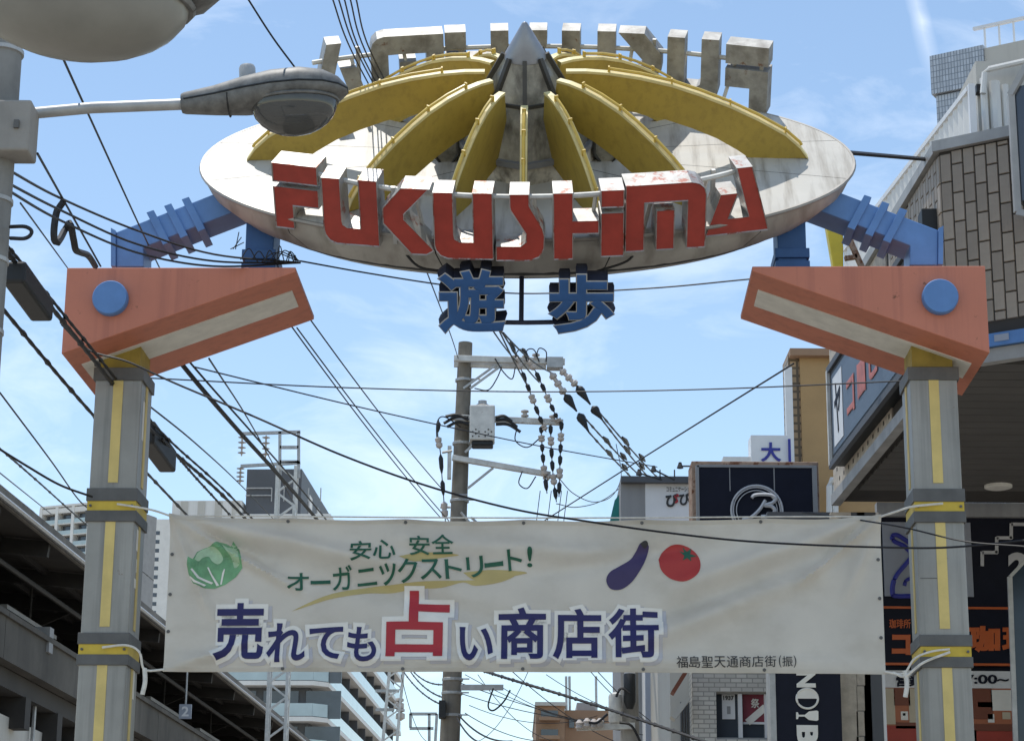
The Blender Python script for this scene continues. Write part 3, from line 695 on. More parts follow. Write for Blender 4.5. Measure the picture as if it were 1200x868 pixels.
# ropes: corners to the columns, and a top line along the hem
def rope(pts, r=0.008): MB().tube(catmull(pts, 6), r, 6).build('rope', M['rope'], banner, smooth=True)
zt, zb = ZL(592), ZL(760)
rope([(BX0+0.01, 0.0, BZ1-0.01), (BX0-0.12, -0.02, BZ1+0.03), (-COLX+CW+0.03, -0.03, zt-0.02), (-COLX+0.05, -0.05, zt)])
rope([(BX1-0.01, 0.0, BZ1-0.01), (BX1+0.12, -0.02, BZ1+0.03), (COLX-CW-0.03, -0.03, zt-0.01), (COLX+0.02, -0.05, zt+0.01)], 0.009)
rope([(BX0+0.01, 0.0, BZ0+0.015), (BX0-0.13, -0.02, BZ0+0.012), (-COLX+CW+0.10, -0.05, zb-0.03), (-COLX+CW, -0.05, zb+0.02), (-COLX+0.0, -0.04, zb+0.005)], 0.009)
rope([(BX1-0.01, 0.0, BZ0+0.015), (BX1+0.12, -0.02, BZ0-0.0), (COLX-CW-0.06, -0.05, zb-0.06), (COLX-CW+0.06, -0.05, zb-0.01), (COLX+0.02, -0.04, zb+0.01)])
rope([(BX1+0.05, 0.0, BZ0+0.01), (BX1+0.13, -0.03, BZ0-0.02), (COLX-CW, -0.06, zb-0.09), (COLX+0.02, -0.045, zb-0.012)], 0.010)
for x in (BX0-0.13, BX1+0.13):
    rope([(x, -0.02, BZ0+0.02), (x+0.01, -0.03, BZ0-0.08), (x-0.005, -0.03, BZ0-0.17)], 0.017)
rope([(BX0, 0.0, BZ1-0.005)] + [(BX0+BW*k/7, 0.0, BZ1+0.002-0.02*math.sin(math.pi*k/7)) for k in range(1, 7)] + [(BX1, 0, BZ1-0.005)], 0.006)

# ------------------------------------------------------------------ street lamps on the left
def lamp_head(root, c, L, tilt, lens_m, drop=0.21):
    """cobra-head lantern: c = fitter end, pointing +x, length L"""
    Mx = Matrix.Translation(c) @ Matrix.Rotation(-tilt, 4, 'Y') @ Matrix.Scale(L, 4)
    # stations: t, half width (y), up, down
    S = [(0.0, .060, .060, .050), (.02, .068, .068, .058), (.20, .095, .085, .085), (.38, .145, .115, .095), (.55, .180, .135, .085), (.72, .190, .140, .075), (.86, .165, .120, .060), (.95, .110, .080, .040), (1.0, .035, .030, .010)]
    n = 20; vs = []; fs = []
    for t, w, u, d in S:
        for q in range(n):
            a = 2*math.pi*q/n; ca, sa = math.cos(a), math.sin(a)
            y = w*math.copysign(abs(ca)**0.8, ca); z = (u if sa > 0 else d)*math.copysign(abs(sa)**0.8, sa)
            vs.append((t, y, z + 0.03*math.sin(t*2.2)))
    for i in range(len(S)-1):
        for q in range(n):
            r = (q+1) % n; fs.append((i*n+q, i*n+r, (i+1)*n+r, (i+1)*n+q))
    fs.append(tuple(range(n))); fs.append(tuple(range(len(S)*n-1, (len(S)-1)*n-1, -1)))
    head = MB(Mx).add(vs, fs).build('lamp_head', M['lamphouse'], root, smooth=True)
    # parting line between hood and door
    seam = [(t, w*1.012, 0.03*math.sin(t*2.2)+0.006) for t, w, u, d in S[1:]] + [(t, -w*1.012, 0.03*math.sin(t*2.2)+0.006) for t, w, u, d in S[::-1][:-1]]
    MB(Mx).tube(seam, 0.006, 5).build('hood_seam', M['rubber'], head)
    MB(Mx @ Matrix.Translation((.285, 0, 0))).tube([(0, .118*math.cos(a), .012+.1*math.sin(a)) for a in [rad(x) for x in range(180, 361, 20)]], 0.005, 5).build('door_seam', M['rubber'], head)
    B = Matrix.Translation((.675, 0, -0.030))
    prof = [(.001, -drop)] + [(math.sin(rad(a))*1.0, -drop*math.cos(rad(a))) for a in range(12, 91, 13)] + [(1.0, 0.01), (0.9, 0.02)]
    MB(Mx @ B).lathe([(r*.25, z) for r, z in prof], 28, sx=1.05, sy=0.66).build('lamp_bowl', lens_m, head, smooth=True)
    MB(Mx @ B).tube([(.266*math.cos(2*math.pi*q/30), .170*math.sin(2*math.pi*q/30), 0.0) for q in range(31)], 0.010, 6, cap=False).build('bowl_ring', M['lamphouse'], head, smooth=True)
    MB(Mx).lathe([(.05, .10), (.05, .19), (.044, .205), (.001, .205)], 14, c=(.40, 0, 0.02)).build('photocell', M['steel'], head, smooth=True)
    return head
LY = 10.0
p0 = at(-8, 200, LY)
lampA = thing('street_lamp', 'grey cobra head street lamp on a concrete pole left of the arch', 'street lamp', (p0.x, p0.y, 0))
def rel(root): return Matrix.Translation(-Vector(root.location))
mb = MB(); mb.tube([(0, 0, 0), (0, 0, 3), (0.004, 0, 7.4)], [0.13, 0.105, 0.088], 20)
pole = mb.build('pole', M['polesteel'], lampA, smooth=True)
for z in (3.9, 4.6, 4.95, 5.25, 5.62, 6.02):
    MB().lathe([(0.098, z-.012), (0.106, z-.01), (0.106, z+.01), (0.098, z+.012)], 20).build('pole_band', M['steel'], lampA)
bx0, bx1 = at(-12, 118, LY-.15)-p0, at(34, 178, LY-.15)-p0
MB().box((bx0.x, -0.17, bx1.z+p0.z), (bx1.x, 0.02, bx0.z+p0.z)).build('control_box', M['concrete'], lampA, bevel=0.012)
MB().box((bx1.x-0.075, -0.185, bx1.z+p0.z+0.11), (bx1.x-0.05, -0.165, bx1.z+p0.z+0.15)).build('box_latch', M['collar'], lampA)
a = at(40, 134, LY)-p0; b = at(218, 122, LY)-p0
MB().tube([(a.x-0.05, 0, a.z+p0.z), (b.x*0.5, 0, (a.z+b.z)/2+p0.z+0.006), (b.x+0.02, 0, b.z+p0.z)], 0.028, 12).build('lamp_arm', M['steel'], lampA, smooth=True)
c = at(213, 122.5, LY)-p0
lamp_head(lampA, Vector((c.x, 0, c.z+p0.z)), 0.805, rad(4), M['lampglass'])

NY = 6.2
q = at(-330, 20, NY)
lampB = thing('street_lamp', 'large dusty street lamp bowl hanging close overhead at the top left', 'street lamp', (q.x-0.25, NY, 0))
q0 = Vector(lampB.location)
lh = at(-250, -62, NY)-q0; LL = (at(256, 0, NY)-at(-262, 0, NY)).length
MB().tube([(0, 0, 0), (0, 0, 3), (0, 0, lh.z+0.02)], [0.11, 0.09, 0.07], 18).build('pole', M['polesteel'], lampB, smooth=True)
MB().tube([(0, 0, lh.z), (lh.x+0.03, 0, lh.z+0.01)], 0.04, 12).build('lamp_arm', M['polesteel'], lampB, smooth=True)
lamp_head(lampB, Vector((lh.x, 0, lh.z)), LL, rad(-7), M['lampfrost'], 0.15)

# ------------------------------------------------------------------ cables
def cable(label, pts, r=0.008, m='wire', sag=None, group=None, name='overhead_cable', n=8):
    P_ = [at(*p) for p in pts]
    P_ = sagged(P_[0], P_[1], sag) if (sag is not None and len(P_) == 2) else catmull(P_, n)
    rr_ = r
    if 0.011 <= r < 0.0215 and len(P_) > 6 and (P_[-1]-P_[0]).length > 4.5 and name == 'overhead_cable':
        Q_ = []
        for a_, b_ in zip(P_, P_[1:]): Q_ += [a_.lerp(b_, t/6) for t in range(6)]
        P_ = Q_ + [P_[-1]]; rr_ = [r*(1.55 if i % 11 == 5 else 1.0+0.12*math.sin(i*1.7)) for i in range(len(P_))]
    mb = MB(); mb.tube(P_, rr_, 5); o = mb.build(name, M[m], None, smooth=True, loc=P_[0])
    return tag(o, label, 'cable', group)
ORD = ('first', 'second', 'third', 'fourth', 'fifth', 'sixth')
def junction(label, a, b, w, h, root_extra=None):
    """black sleeve box hung along a cable"""
    A, B = at(*a), at(*b); o = MB(); o.bar(A, B, w, h); ob = o.build('junction_box', M['rubber'], None, bevel=0.02, loc=A); return tag(ob, label, 'junction box')
def tie_rings(A, B, r, n): pass
# telephone trunk past the left column
cable('thick black trunk cable running down past the left column', [(-40, 240, 12), (12, 300, 12.4), (100, 409, 14.9), (185, 512, 18.4), (292, 612, 24), (420, 760, 40)], 0.016)
cable('thinner black cable strapped along the left trunk cable', [(-40, 235, 12), (12, 292, 12.4), (104, 404, 14.9), (190, 507, 18.4), (300, 612, 24), (430, 760, 40)], 0.011)
j = junction('black splice box hanging near the lamp pole at left', (16, 318, 12.5), (50, 365, 13.2), 0.14, 0.14)
j = junction('black splice box hanging just right of the left column', (171, 506, 18.2), (197, 541, 19.2), 0.15, 0.20)
cable('straight black cable crossing low behind the left column', [(-20, 334, 13), (110, 487, 17), (216, 600, 25), (330, 720, 40)], 0.014)
cable('thin cable dropping across the far left sky edge', [(0, 460, 15), (60, 540, 18), (92, 585, 21), (110, 600, 22)], 0.007)
cable('thin cable from left edge sagging onto the left column', [(-20, 514, 15.0), (30, 545, 15.3), (70, 568, 15.6), (108, 582, 15.92)], 0.009)
cable('straight black cable above the platform roof at left', [(-30, 500, 20), (40, 560, 26), (110, 622, 40), (180, 680, 60)], 0.012)
cable('lower grey cable above the platform roof at left', [(-30, 530, 24), (20, 570, 32), (60, 602, 45)], 0.010, 'wiregrey')
cable('thin grey cable skimming the platform roof edge', [(-30, 544, 24), (40, 600, 40)], 0.010, 'wiregrey')
# from the lamp pole over to the bracket
for k, (y0, y1, y2, y3) in enumerate(((196, 232, 266, 296), (212, 246, 282, 304), (220, 258, 292, 310))):
    cable(['uppermost of three cables from the lamp pole to the left bracket', 'middle of three cables from the lamp pole to the left bracket', 'lowest of three cables from the lamp pole to the left bracket'][k],
          [(4, y0, 10.05), (70, y1, 12.2), (160, y2+4, 14.2), (250, y3+2, 15.4), (352, 308, 15.9)], 0.008, group='cables from lamp pole to bracket')
cable('thin cable from the left bracket across behind the hanging characters', [(352, 306, 15.9), (430, 320, 16.6), (520, 334, 17.4), (610, 344, 18.0), (760, 338, 17.6), (880, 327, 17.0)], 0.007)
cable('looped black drop cable beside the lamp pole', [(74, 236, 12.4), (66, 250, 12.4), (63, 276, 12.4), (68, 284, 12.45), (76, 270, 12.6), (82, 262, 12.6), (86, 280, 12.8), (90, 294, 13), (104, 300, 13.6), (112, 312, 15)], 0.022)
cable('thin cable loop bracket on the lamp pole', [(12, 266, 9.95), (30, 266, 9.9), (37, 272, 9.9), (30, 279, 9.9), (12, 279, 9.95)], 0.010)
cable('thin cable slanting down from behind the big lamp', [(70, 60, 9.0), (110, 148, 11), (165, 268, 15.2), (190, 320, 18)], 0.006)
cable('thin twin cable left of the loop, upper', [(44, 180, 10.1), (72, 230, 12.2), (118, 312, 15)], 0.007)
cable('thin cable crossing to the corner of the left bracket', [(24, 238, 10.1), (80, 315, 16.9)], 0.005)
cable('thin cable rising from the lamp head to the top edge', [(346, 80, 10.0), (318, 42, 9.8), (286, -8, 9.6)], 0.005)
# knot of leads on the left bracket
for k in range(5):
    rr = random.random
    cable(ORD[k]+' from the left of the tangled cable ends on the left bracket', [(282+k*14, 308-rr()*8, 15.7), (292+k*12, 296-rr()*8, 15.7), (304+k*10, 304+rr()*4, 15.7), (322+k*6, 300-rr()*8, 15.7), (345+rr()*8, 306, 15.75)], 0.0045, group='tangled cable ends')
for k in range(3):
    cable(['tallest', 'middle', 'shortest'][k]+' of three stiff wire ends standing on the left bracket', [(276-k*3, 292, 15.7), (280+k*3, 272+k*6, 15.7)], 0.004, group='stiff wire ends')
# main drop crossing in front of the banner
cable('black twisted cable crossing in front of the banner', [(72, 380, 15.3), (104, 410, 15.3), (150, 424, 15.3), (205, 449, 15.35), (300, 489, 15.4), (400, 533, 15.4), (500, 569, 15.4), (600, 596, 15.4), (690, 611, 15.4), (790, 625, 15.4), (890, 635, 15.4), (1030, 641, 15.4), (1130, 640, 15.4), (1290, 622, 15.0)], 0.008)
cable('thin slack wire dipping below the right end of the big cable', [(940, 600, 16.6), (1000, 608, 16.0), (1060, 618, 15.4), (1130, 634, 15.2), (1200, 640, 15)], 0.006)
cable('thick lashed cable behind the left bracket going down right', [(200, 410, 17.5), (235, 453, 18.5), (280, 505, 20.5), (330, 560, 23.5), (378, 616, 28), (480, 740, 45)], 0.022)
cable('thinner cable lashed above the thick one behind the left bracket', [(206, 405, 17.5), (250, 456, 19), (300, 512, 21.5), (372, 596, 28), (480, 730, 45)], 0.010)
cable('parallel cable low behind the left column, with spacer clips', [(190, 514, 18.4), (230, 560, 21), (272, 606, 25), (330, 672, 36)], 0.012)
# long thin spans through the middle
cable('thin span running level across the middle of the sky', [(176, 443, 19), (400, 454, 20.5), (620, 459, 21), (830, 456, 20.5), (1066, 446, 18.5)], 0.007)
cable('thin span falling gently left to right behind the arch', [(228, 430, 17.5), (400, 472, 20.5), (520, 499, 22.5), (640, 524, 25), (770, 547, 28)], 0.007)
cable('thin wire rising from the pole to the right bracket', [(600, 634, 30), (735, 548, 24), (840, 482, 20), (930, 426, 17.5)], 0.008)
for k, (a, b) in enumerate((((340, 380), (516, 606)), ((348, 384), (526, 610)), ((362, 372), (520, 575)))):
    cable(['leftmost of three thin wires falling towards the utility pole', 'middle of three thin wires falling towards the utility pole', 'rightmost of three thin wires falling towards the utility pole'][k], [(a[0], a[1], 18), (b[0], b[1], 30)], 0.007, sag=0.05, group='thin wires falling towards the pole')
cable('thin wire crossing from under the bracket into the rail mast', [(168, 470, 17), (230, 520, 21), (284, 570, 30), (330, 618, 45)], 0.008)
cable('long thin wire behind the mast top', [(245, 420, 20), (296, 500, 30), (345, 590, 45)], 0.010)
for k in range(5):
    x0 = (388, 395, 402, 409, 416)[k]; x1 = (430, 436, 440, 446, 452)[k]
    cable(ORD[k]+' from the left of five thin wires dropping in at the top edge', [(x0, -6, 14), (x1-18, 60, 15.5), (x1+30, 150, 20)], 0.006, group='five wires at the top edge')
cable('stiff dark rod tying the saucer to the brick building', [(992, 179, 16.6), (1098, 188, 19.5)], 0.02, sag=0.0, name='tie_rod')

# ------------------------------------------------------------------ utility pole
PY = 30.0
pb, pt = at(527, 868, PY), at(545.5, 402, PY)
dirp = (pt-pb)/(pt.z-pb.z); base = pb - dirp*pb.z
upole = thing('utility_pole', 'weathered concrete utility pole with crossarms and insulators in the middle of the street', 'utility pole', base)
U = Matrix.Translation(-base)
def up(px, py, dy=0.0): return at(px, py, PY+dy)-base
mb = MB(); mb.tube([Vector((0, 0, 0)), dirp*5, dirp*pt.z], [0.165, 0.135, 0.098], 22); mb.build('shaft', M['poleconcrete'], upole, smooth=True)
for py in (446, 520, 587, 622, 634, 700, 796, 812, 838):
    c = up(545.5-(py-402)*0.0385, py)
    MB().lathe([(0.118+(py-402)*5e-5, -.02), (0.124+(py-402)*5e-5, -.016), (0.124+(py-402)*5e-5, .016), (0.118+(py-402)*5e-5, .02)], 18, c=c).build('pole_band', M['steel'], upole)
    b_ = c + Vector((0.10, -0.09, 0)); MB().tube([b_, b_+Vector((0.13, 0.0, 0))], 0.010, 6).build('step_bolt', M['steel'], upole)
for k, (a, b, w) in enumerate((((532, 420), (662, 424), .085), ((528, 489), (660, 495), .08), ((530, 536), (645, 556), .075))):
    arm = MB().bar(up(*a, -.16), up(*b, -.16), 0.075, w).build('crossarm', M['paintsteel'], upole, bevel=0.006)
    if k == 0:
        MB().bar(up(532, 427, -.02), up(640, 430, -.02), 0.05, 0.07).build('crossarm', M['paintsteel'], upole)
        MB().box(tuple(up(641, 430, -.22)), tuple(up(660, 418, -.22)+Vector((0, .2, 0)))).build('end_plate', M['steel'], upole)
for a, b in (((543, 455), (586, 424)), ((551, 455), (588, 428)), ((548, 572), (578, 548)), ((545, 530), (562, 514))):
    MB().bar(up(*a, -.1), up(*b, -.16), 0.022, 0.03).build('brace', M['steel'], upole)
# switch box with perforated front
x0, x1 = up(550, 515, -.35), up(580, 474, -.35)
sb = MB().box((x0.x, x0.y, x0.z), (x1.x, x0.y+0.3, x1.z)).build('switch_box', M['paintsteel'], upole, bevel=0.02)
MB().box((x0.x+.03, x0.y+.03, x0.z-.07), (x1.x-.02, x0.y+.27, x0.z-.002)).build('box_base', M['rubber'], sb, bevel=0.02)
MB().lathe([(.10, 0), (.11, .02), (.06, .05), (.06, .09), (.001, .10)], 14, c=((x0.x+x1.x)/2, x0.y+.15, x1.z)).build('box_top', M['steel'], sb)
for r in range(4):
    for c_ in range(7):
        if c_ == 3 or (r+c_) % 2: continue
        px = x0.x+.045+c_*.043; pz = x0.z+.05+r*.032
        MB().box((px-.009, x0.y-.006, pz-.009), (px+.009, x0.y+.01, pz+.009)).build('vent_hole', M['dark'], sb)
for s_, e_ in (((549, 492), (522, 488)), ((549, 497), (524, 500)), ((549, 489), (520, 496)), ((581, 492), (606, 500)), ((581, 497), (610, 506)), ((581, 489), (600, 494))):
    a, b = up(*s_, -.3), up(*e_, -.3); mid = (a+b)/2 + Vector((0, 0, .05))
    MB().tube(catmull([a, mid, b], 6), 0.022, 6).build('bushing_lead', M['rubber'], upole, smooth=True)
def ins_string(px0, py0, px1, py1, n, y0=-.2, y1=-.2):
    a, b = up(px0, py0, y0), up(px1, py1, y1); d = (b-a).normalized()
    q = d.to_track_quat('Z', 'Y').to_matrix().to_4x4(); L = (b-a).length
    mb = MB(Matrix.Translation(a) @ q); prof = [(.012, 0)]
    for i in range(n):
        z = L*(i+.25)/n; h = L/n*.5; prof += [(.030, z), (.056, z+h*.35), (.054, z+h*1.0), (.030, z+h*1.25)]
    prof.append((.012, L)); mb.lathe(prof, 12); return mb.build('insulator', M['insulator'], upole, smooth=True)
SPAN = [((645, 436), (662, 462), (676, 482), (690, 506)), ((656, 432), (676, 452), (692, 474), (706, 492))]
for a, b, c, d in SPAN:
    ins_string(*a, *b, 3)
    for s_, e_ in ((b, c), ((c[0]+2, c[1]+2), d)):
        A, B = up(*s_, -.2), up(*e_, -.2); MB().tube([A, A.lerp(B, .15), A.lerp(B, .3), A.lerp(B, .8), B], [.012, .06, .065, .022, .012], 8).build('clamp_cover', M['rubber'], upole, smooth=True)
for pts in ([(618, 424), (612, 410), (606, 412), (604, 420)], [(632, 424), (626, 410), (618, 410), (616, 420)], [(640, 424), (640, 412), (632, 408), (628, 418)], [(606, 500), (604, 516), (618, 524), (634, 512)], [(580, 420), (590, 436), (600, 444), (604, 430)], [(556, 455), (572, 457), (582, 444), (588, 430)], [(612, 552), (608, 566), (618, 572), (628, 558)], [(540, 500), (520, 488), (512, 496), (512, 520)]):
    MB().tube(catmull([up(*p, -.22) for p in pts], 6), 0.009, 5).build('jumper_wire', M['wire'], upole, smooth=True)
for px, py in ((604, 420), (616, 420), (628, 418), (615, 484), (648, 490)):
    ins_string(px, py+6, px, py-4, 2, -.16, -.16)
def bead_chain(pts, n, y=-.25):
    P_ = catmull([up(*p, y) for p in pts], 10); L = len(P_)
    MB().tube(P_, 0.008, 5).build('jumper_wire', M['wire'], upole)
    for i in range(n):
        a = P_[int((i+.12)/n*(L-1))]; b = P_[min(L-1, int((i+.85)/n*(L-1)))]
        if (b-a).length < 1e-3: continue
        if i % 3 == 1:
            q = (b-a).normalized().to_track_quat('Z', 'Y').to_matrix().to_4x4(); l = (b-a).length
            MB(Matrix.Translation(a) @ q).lathe([(.015, 0), (.05, l*.15), (.045, l*.4), (.03, l*.5), (.05, l*.6), (.045, l*.85), (.015, l)], 10).build('insulator', M['insulator'], upole, smooth=True)
        else:
            MB().tube([a, a.lerp(b, .2), a.lerp(b, .7), b], [.012, .034, .03, .012], 7).build('clamp_cover', M['rubber'], upole, smooth=True)
bead_chain([(598, 400), (612, 436), (622, 462), (632, 488), (640, 506)], 8)
bead_chain([(612, 408), (628, 436), (640, 462), (650, 484), (656, 496)], 8)
bead_chain([(634, 500), (635, 520), (637, 545), (641, 578)], 6); bead_chain([(645, 498), (646, 525), (648, 555), (652, 588)], 6); bead_chain([(658, 494), (657, 520), (656, 548), (655, 582)], 6)
bead_chain([(514, 492), (513, 510), (516, 530), (518, 560), (520, 585), (522, 612)], 5)
ins_string(636, 556, 645, 560, 2)
for k, (a, b) in enumerate((((518, 530), (530, 528)), ((516, 594), (528, 594)), ((540, 600), (552, 614)), ((552, 606), (566, 618)), ((538, 580), (548, 580)))):
    MB().tube([up(*a, -.2), up(*b, -.2)], .018, 6).build('bracket_stub', M['steel'], upole)
MB().box(tuple(up(524, 560, -.2)), tuple(up(529, 522, -.2)+Vector((0, .1, 0)))).build('side_channel', M['paintsteel'], upole)
# long spans leaving the pole towards the camera and up the street
ENDS = [((690, 506), (800, 606)), ((706, 492), (815, 612)), ((684, 488), (806, 602)), ((700, 480), (824, 606))]
for k, (a, b) in enumerate(ENDS):
    cable(ORD[k]+' from the left of four wires fanning down right from the pole', [(a[0], a[1], PY-.2), (b[0], b[1], 46)], 0.013, sag=0.12, group='wires fanning right from the pole')
    f = .22+.06*(k % 2)
    for g_ in (f, f+.22):
        A = at(a[0], a[1], PY-.2).lerp(at(b[0], b[1], 46), g_*.6); B = at(a[0], a[1], PY-.2).lerp(at(b[0], b[1], 46), g_*.6+.05)
        s_ = MB().tube([A-Vector((0, 0, .03)), A.lerp(B, .5)-Vector((0, 0, .04)), B-Vector((0, 0, .05))], [.014, .04, .014], 7).build('cable_sleeve', M['rubber'], upole, loc=None)
        for v in s_.data.vertices: v.co -= base
for k, (a, b) in enumerate((((560, 330), (618, 452)), ((578, 372), (632, 448)), ((590, 390), (645, 436)), ((552, 345), (606, 424)))):
    cable(ORD[(1, 2, 3, 0)[k]]+' from the left of four wires reaching the pole from under the saucer', [(a[0], a[1], 21), (b[0], b[1], PY-.25)], 0.010, sag=0.05, group='wires from under the saucer to the pole')
cable('thin wire slanting down left of the hanging characters', [(500, 318, 18), (528, 392, 24), (537, 420, 29.8)], 0.006)
cable('thin slack loop to the right of the insulators', [(655, 560, 29.8), (672, 578, 31), (696, 588, 33), (718, 580, 35), (728, 556, 36), (722, 520, 36)], 0.007)
cable('second slack loop lower right of the insulators', [(652, 590, 29.8), (676, 594, 31), (708, 585, 33), (740, 560, 36)], 0.007)
for k, px in enumerate((625, 638, 650, 657)):
    cable(ORD[k]+' from the left of four thin wires hanging below the insulators', [(px+8, 575, 29.8), (px, 640, 31)], 0.006, group='wires hanging below the insulators')
# below the banner
cable('cable from the pole down right below the banner', [(555, 782, 29), (600, 796, 27), (680, 820, 26), (760, 846, 25), (860, 880, 24)], 0.018)
for k, (p, q_) in enumerate((((470, 782), (520, 826)), ((478, 782), (524, 818)), ((484, 786), (530, 800)), ((535, 840), (572, 870)), ((538, 838), (600, 868)))):
    cable(['outer lashed cable reaching the pole below the banner', 'inner lashed cable reaching the pole below the banner', 'thin cable just under the banner hem left of the pole', 'twin cable leaving the pole low, left one', 'twin cable leaving the pole low, right one'][k], [(p[0], p[1], 40 if k < 3 else 29.8), (q_[0], q_[1], 30.1 if k < 3 else 26)], 0.012, sag=0.1)
for k, (p, q_) in enumerate((((540, 800), (800, 868)), ((540, 812), (720, 845)), ((545, 835), (640, 868)), ((600, 786), (720, 868)), ((690, 784), (770, 850)), ((700, 786), (800, 868)))):
    cable(['wire from the pole to the lower right, longest below the banner', 'wire from the pole, flattest of the web below the banner', 'short steep wire low beside the pole below the banner', 'steep wire from the hem down to the right below the banner', 'left of two steep wires in front of the far transformer pole', 'right of two steep wires in front of the far transformer pole'][k], [(p[0], p[1], 32), (q_[0], q_[1], 38)], 0.007, sag=0.1, group='web of wires below the banner')
MB_ = MB().bar(at(540, 805, 29.8)-base, at(590, 805, 29.8)-base, .07, .07).build('crossarm', M['steel'], upole)
MB().box(tuple(at(514, 840, 29.7)-base), tuple(at(522, 820, 29.7)-base+Vector((0, .2, 0)))).build('control_box', M['rubber'], upole)

for k, (p, q_) in enumerate((((545, 790), (760, 858)), ((550, 826), (700, 838)), ((560, 790), (650, 868)), ((640, 790), (800, 846)), ((590, 806), (735, 846)), ((470, 790), (500, 868)), ((620, 784), (560, 868)))):
    cable(ORD[k]+' of the fine wires criss-crossing the gap below the banner hem' if k < 6 else 'last fine wire, leaning left, in the gap below the banner hem', [(p[0], p[1], 34), (q_[0], q_[1], 40)], 0.006, sag=0.2, group='fine wires below the banner')
cable('slack loop hanging under the short arm below the banner', [(578, 806, 29.6), (572, 826, 29.6), (578, 832, 29.6), (590, 822, 29.6), (598, 808, 29.6)], 0.012)

# ------------------------------------------------------------------ elevated railway platform (left)
RDIR = rad(2.9)
def rail_thing(name, label, cat, z=-0.31): return thing(name, label, cat, (0, 0, z), -RDIR)
via = rail_thing('railway_viaduct', 'stained concrete railway viaduct and platform edge at the lower left', 'viaduct')
Y0_, Y1_ = 30.0, 118.0
WX = -13.0
n_seg = 11; seg = (Y1_-Y0_)/n_seg
for k in range(n_seg):
    y0 = Y0_+k*seg; y1 = y0+seg-0.025
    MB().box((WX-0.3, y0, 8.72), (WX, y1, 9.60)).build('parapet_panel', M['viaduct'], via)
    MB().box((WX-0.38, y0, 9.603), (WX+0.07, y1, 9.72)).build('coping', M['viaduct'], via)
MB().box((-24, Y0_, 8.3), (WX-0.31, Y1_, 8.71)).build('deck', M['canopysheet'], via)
for x0 in (-14.6, -17.4, -20.5): MB().box((x0-0.35, Y0_, 6.9), (x0, Y1_, 8.29)).build('girder', M['canopysheet'], via)
for k in range(30):
    y = Y0_+1.5+k*2.9; MB().box((-14.58, y, 7.6), (WX-0.25, y+0.45, 8.295)).build('deck_bracket', M['canopysheet'], via)
MB().box((-13.95, Y0_, 7.1), (-13.6, Y1_, 7.84)).build('lower_beam', M['offwhite'], via)
for k in range(14):
    y = Y0_+2+k*6.2; MB().tube([(-13.5, y, 6.3), (-13.5, y, 8.3)], 0.05, 6).build('drain_pipe', M['steel'], via)
for k in range(8):
    y = Y0_+4+k*11; MB().box((-16.5, y, 0), (-15.0, y+1.4, 6.88)).build('pier', M['viaduct'], via)
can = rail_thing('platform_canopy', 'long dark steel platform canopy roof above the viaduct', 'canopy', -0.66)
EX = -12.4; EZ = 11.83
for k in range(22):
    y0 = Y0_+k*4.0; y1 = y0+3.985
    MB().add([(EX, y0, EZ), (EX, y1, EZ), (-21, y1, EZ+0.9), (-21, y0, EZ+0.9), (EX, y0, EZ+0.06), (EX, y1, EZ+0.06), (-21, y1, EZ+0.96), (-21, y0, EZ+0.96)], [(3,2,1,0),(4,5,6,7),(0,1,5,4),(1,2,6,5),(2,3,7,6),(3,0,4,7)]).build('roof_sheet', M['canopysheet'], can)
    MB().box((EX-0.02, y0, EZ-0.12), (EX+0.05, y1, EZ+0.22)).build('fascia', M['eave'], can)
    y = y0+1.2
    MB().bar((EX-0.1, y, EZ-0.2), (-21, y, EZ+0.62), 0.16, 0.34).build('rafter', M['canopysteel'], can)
MB().tube([(EX+0.12, Y0_, EZ-0.05), (EX+0.12, Y1_, EZ-0.05)], 0.055, 6).build('gutter', M['steel'], can)
for x in (-13.6, -14.9, -16.2, -17.6): MB().box((x-0.05, Y0_, EZ+0.02+(-x-12.4)*0.1-0.16), (x+0.05, Y1_, EZ+0.02+(-x-12.4)*0.1-0.03)).build('purlin', M['canopysteel'], can)
for k in range(11):
    y = Y0_+2+k*8; MB().box((-16.4, y, 8.72), (-16.2, y+0.2, EZ+0.3)).build('post', M['canopysteel'], can)
    MB().bar((-16.3, y+0.1, 10.9), (-14.2, y+0.1, 11.8), 0.12, 0.15).build('knee_brace', M['canopysteel'], can)
    a = Vector((-14.1, y+1.6, 10.75))
    MB().box((a.x-0.08, a.y, a.z), (a.x+0.08, a.y+4.6, a.z+0.10)).build('lamp_batten', M['greywall'], can)
    MB().tube([(a.x, a.y+2.3, a.z+0.1), (a.x, a.y+2.3, a.z+1.1)], 0.03, 5).build('hanger', M['canopysteel'], can)
MB().tube([(-13.3, Y0_, 11.2), (-13.3, Y1_, 11.2)], 0.06, 6).build('conduit', M['canopysteel'], can)
p = at(46, 713, 50); bx = Matrix.Rotation(RDIR, 4, 'Z') @ p
MB().box((bx.x-0.28, bx.y, bx.z-0.32), (bx.x+0.28, bx.y+0.35, bx.z+0.25)).build('speaker_box', M['greywall'], can)
MB().box((-21.4, Y0_, 8.72), (-21.2, Y1_, 12.7)).build('back_screen', M['canopysteel'], can)
# hanging platform number
pn = at(217, 833, 62); bn_ = Matrix.Rotation(RDIR, 4, 'Z') @ pn
sg = thing('platform_sign', 'small grey hanging platform sign with the number 2', 'sign', pn)
MB().box((-0.17, 0, -0.2), (0.17, 0.08, 0.2)).build('sign_board', M['palepanel'], sg)
sign_text('2', [(-0.1, -0.002, -0.14), (0.1, -0.002, -0.14), (-0.1, -0.002, 0.14)], M['signwhite'], 'numeral', sg, 0.03)
MB().tube([(0.0, 0.04, 0.2), (0.0, 0.04, 1.3)], 0.03, 5).build('hanger', M['steel'], sg)

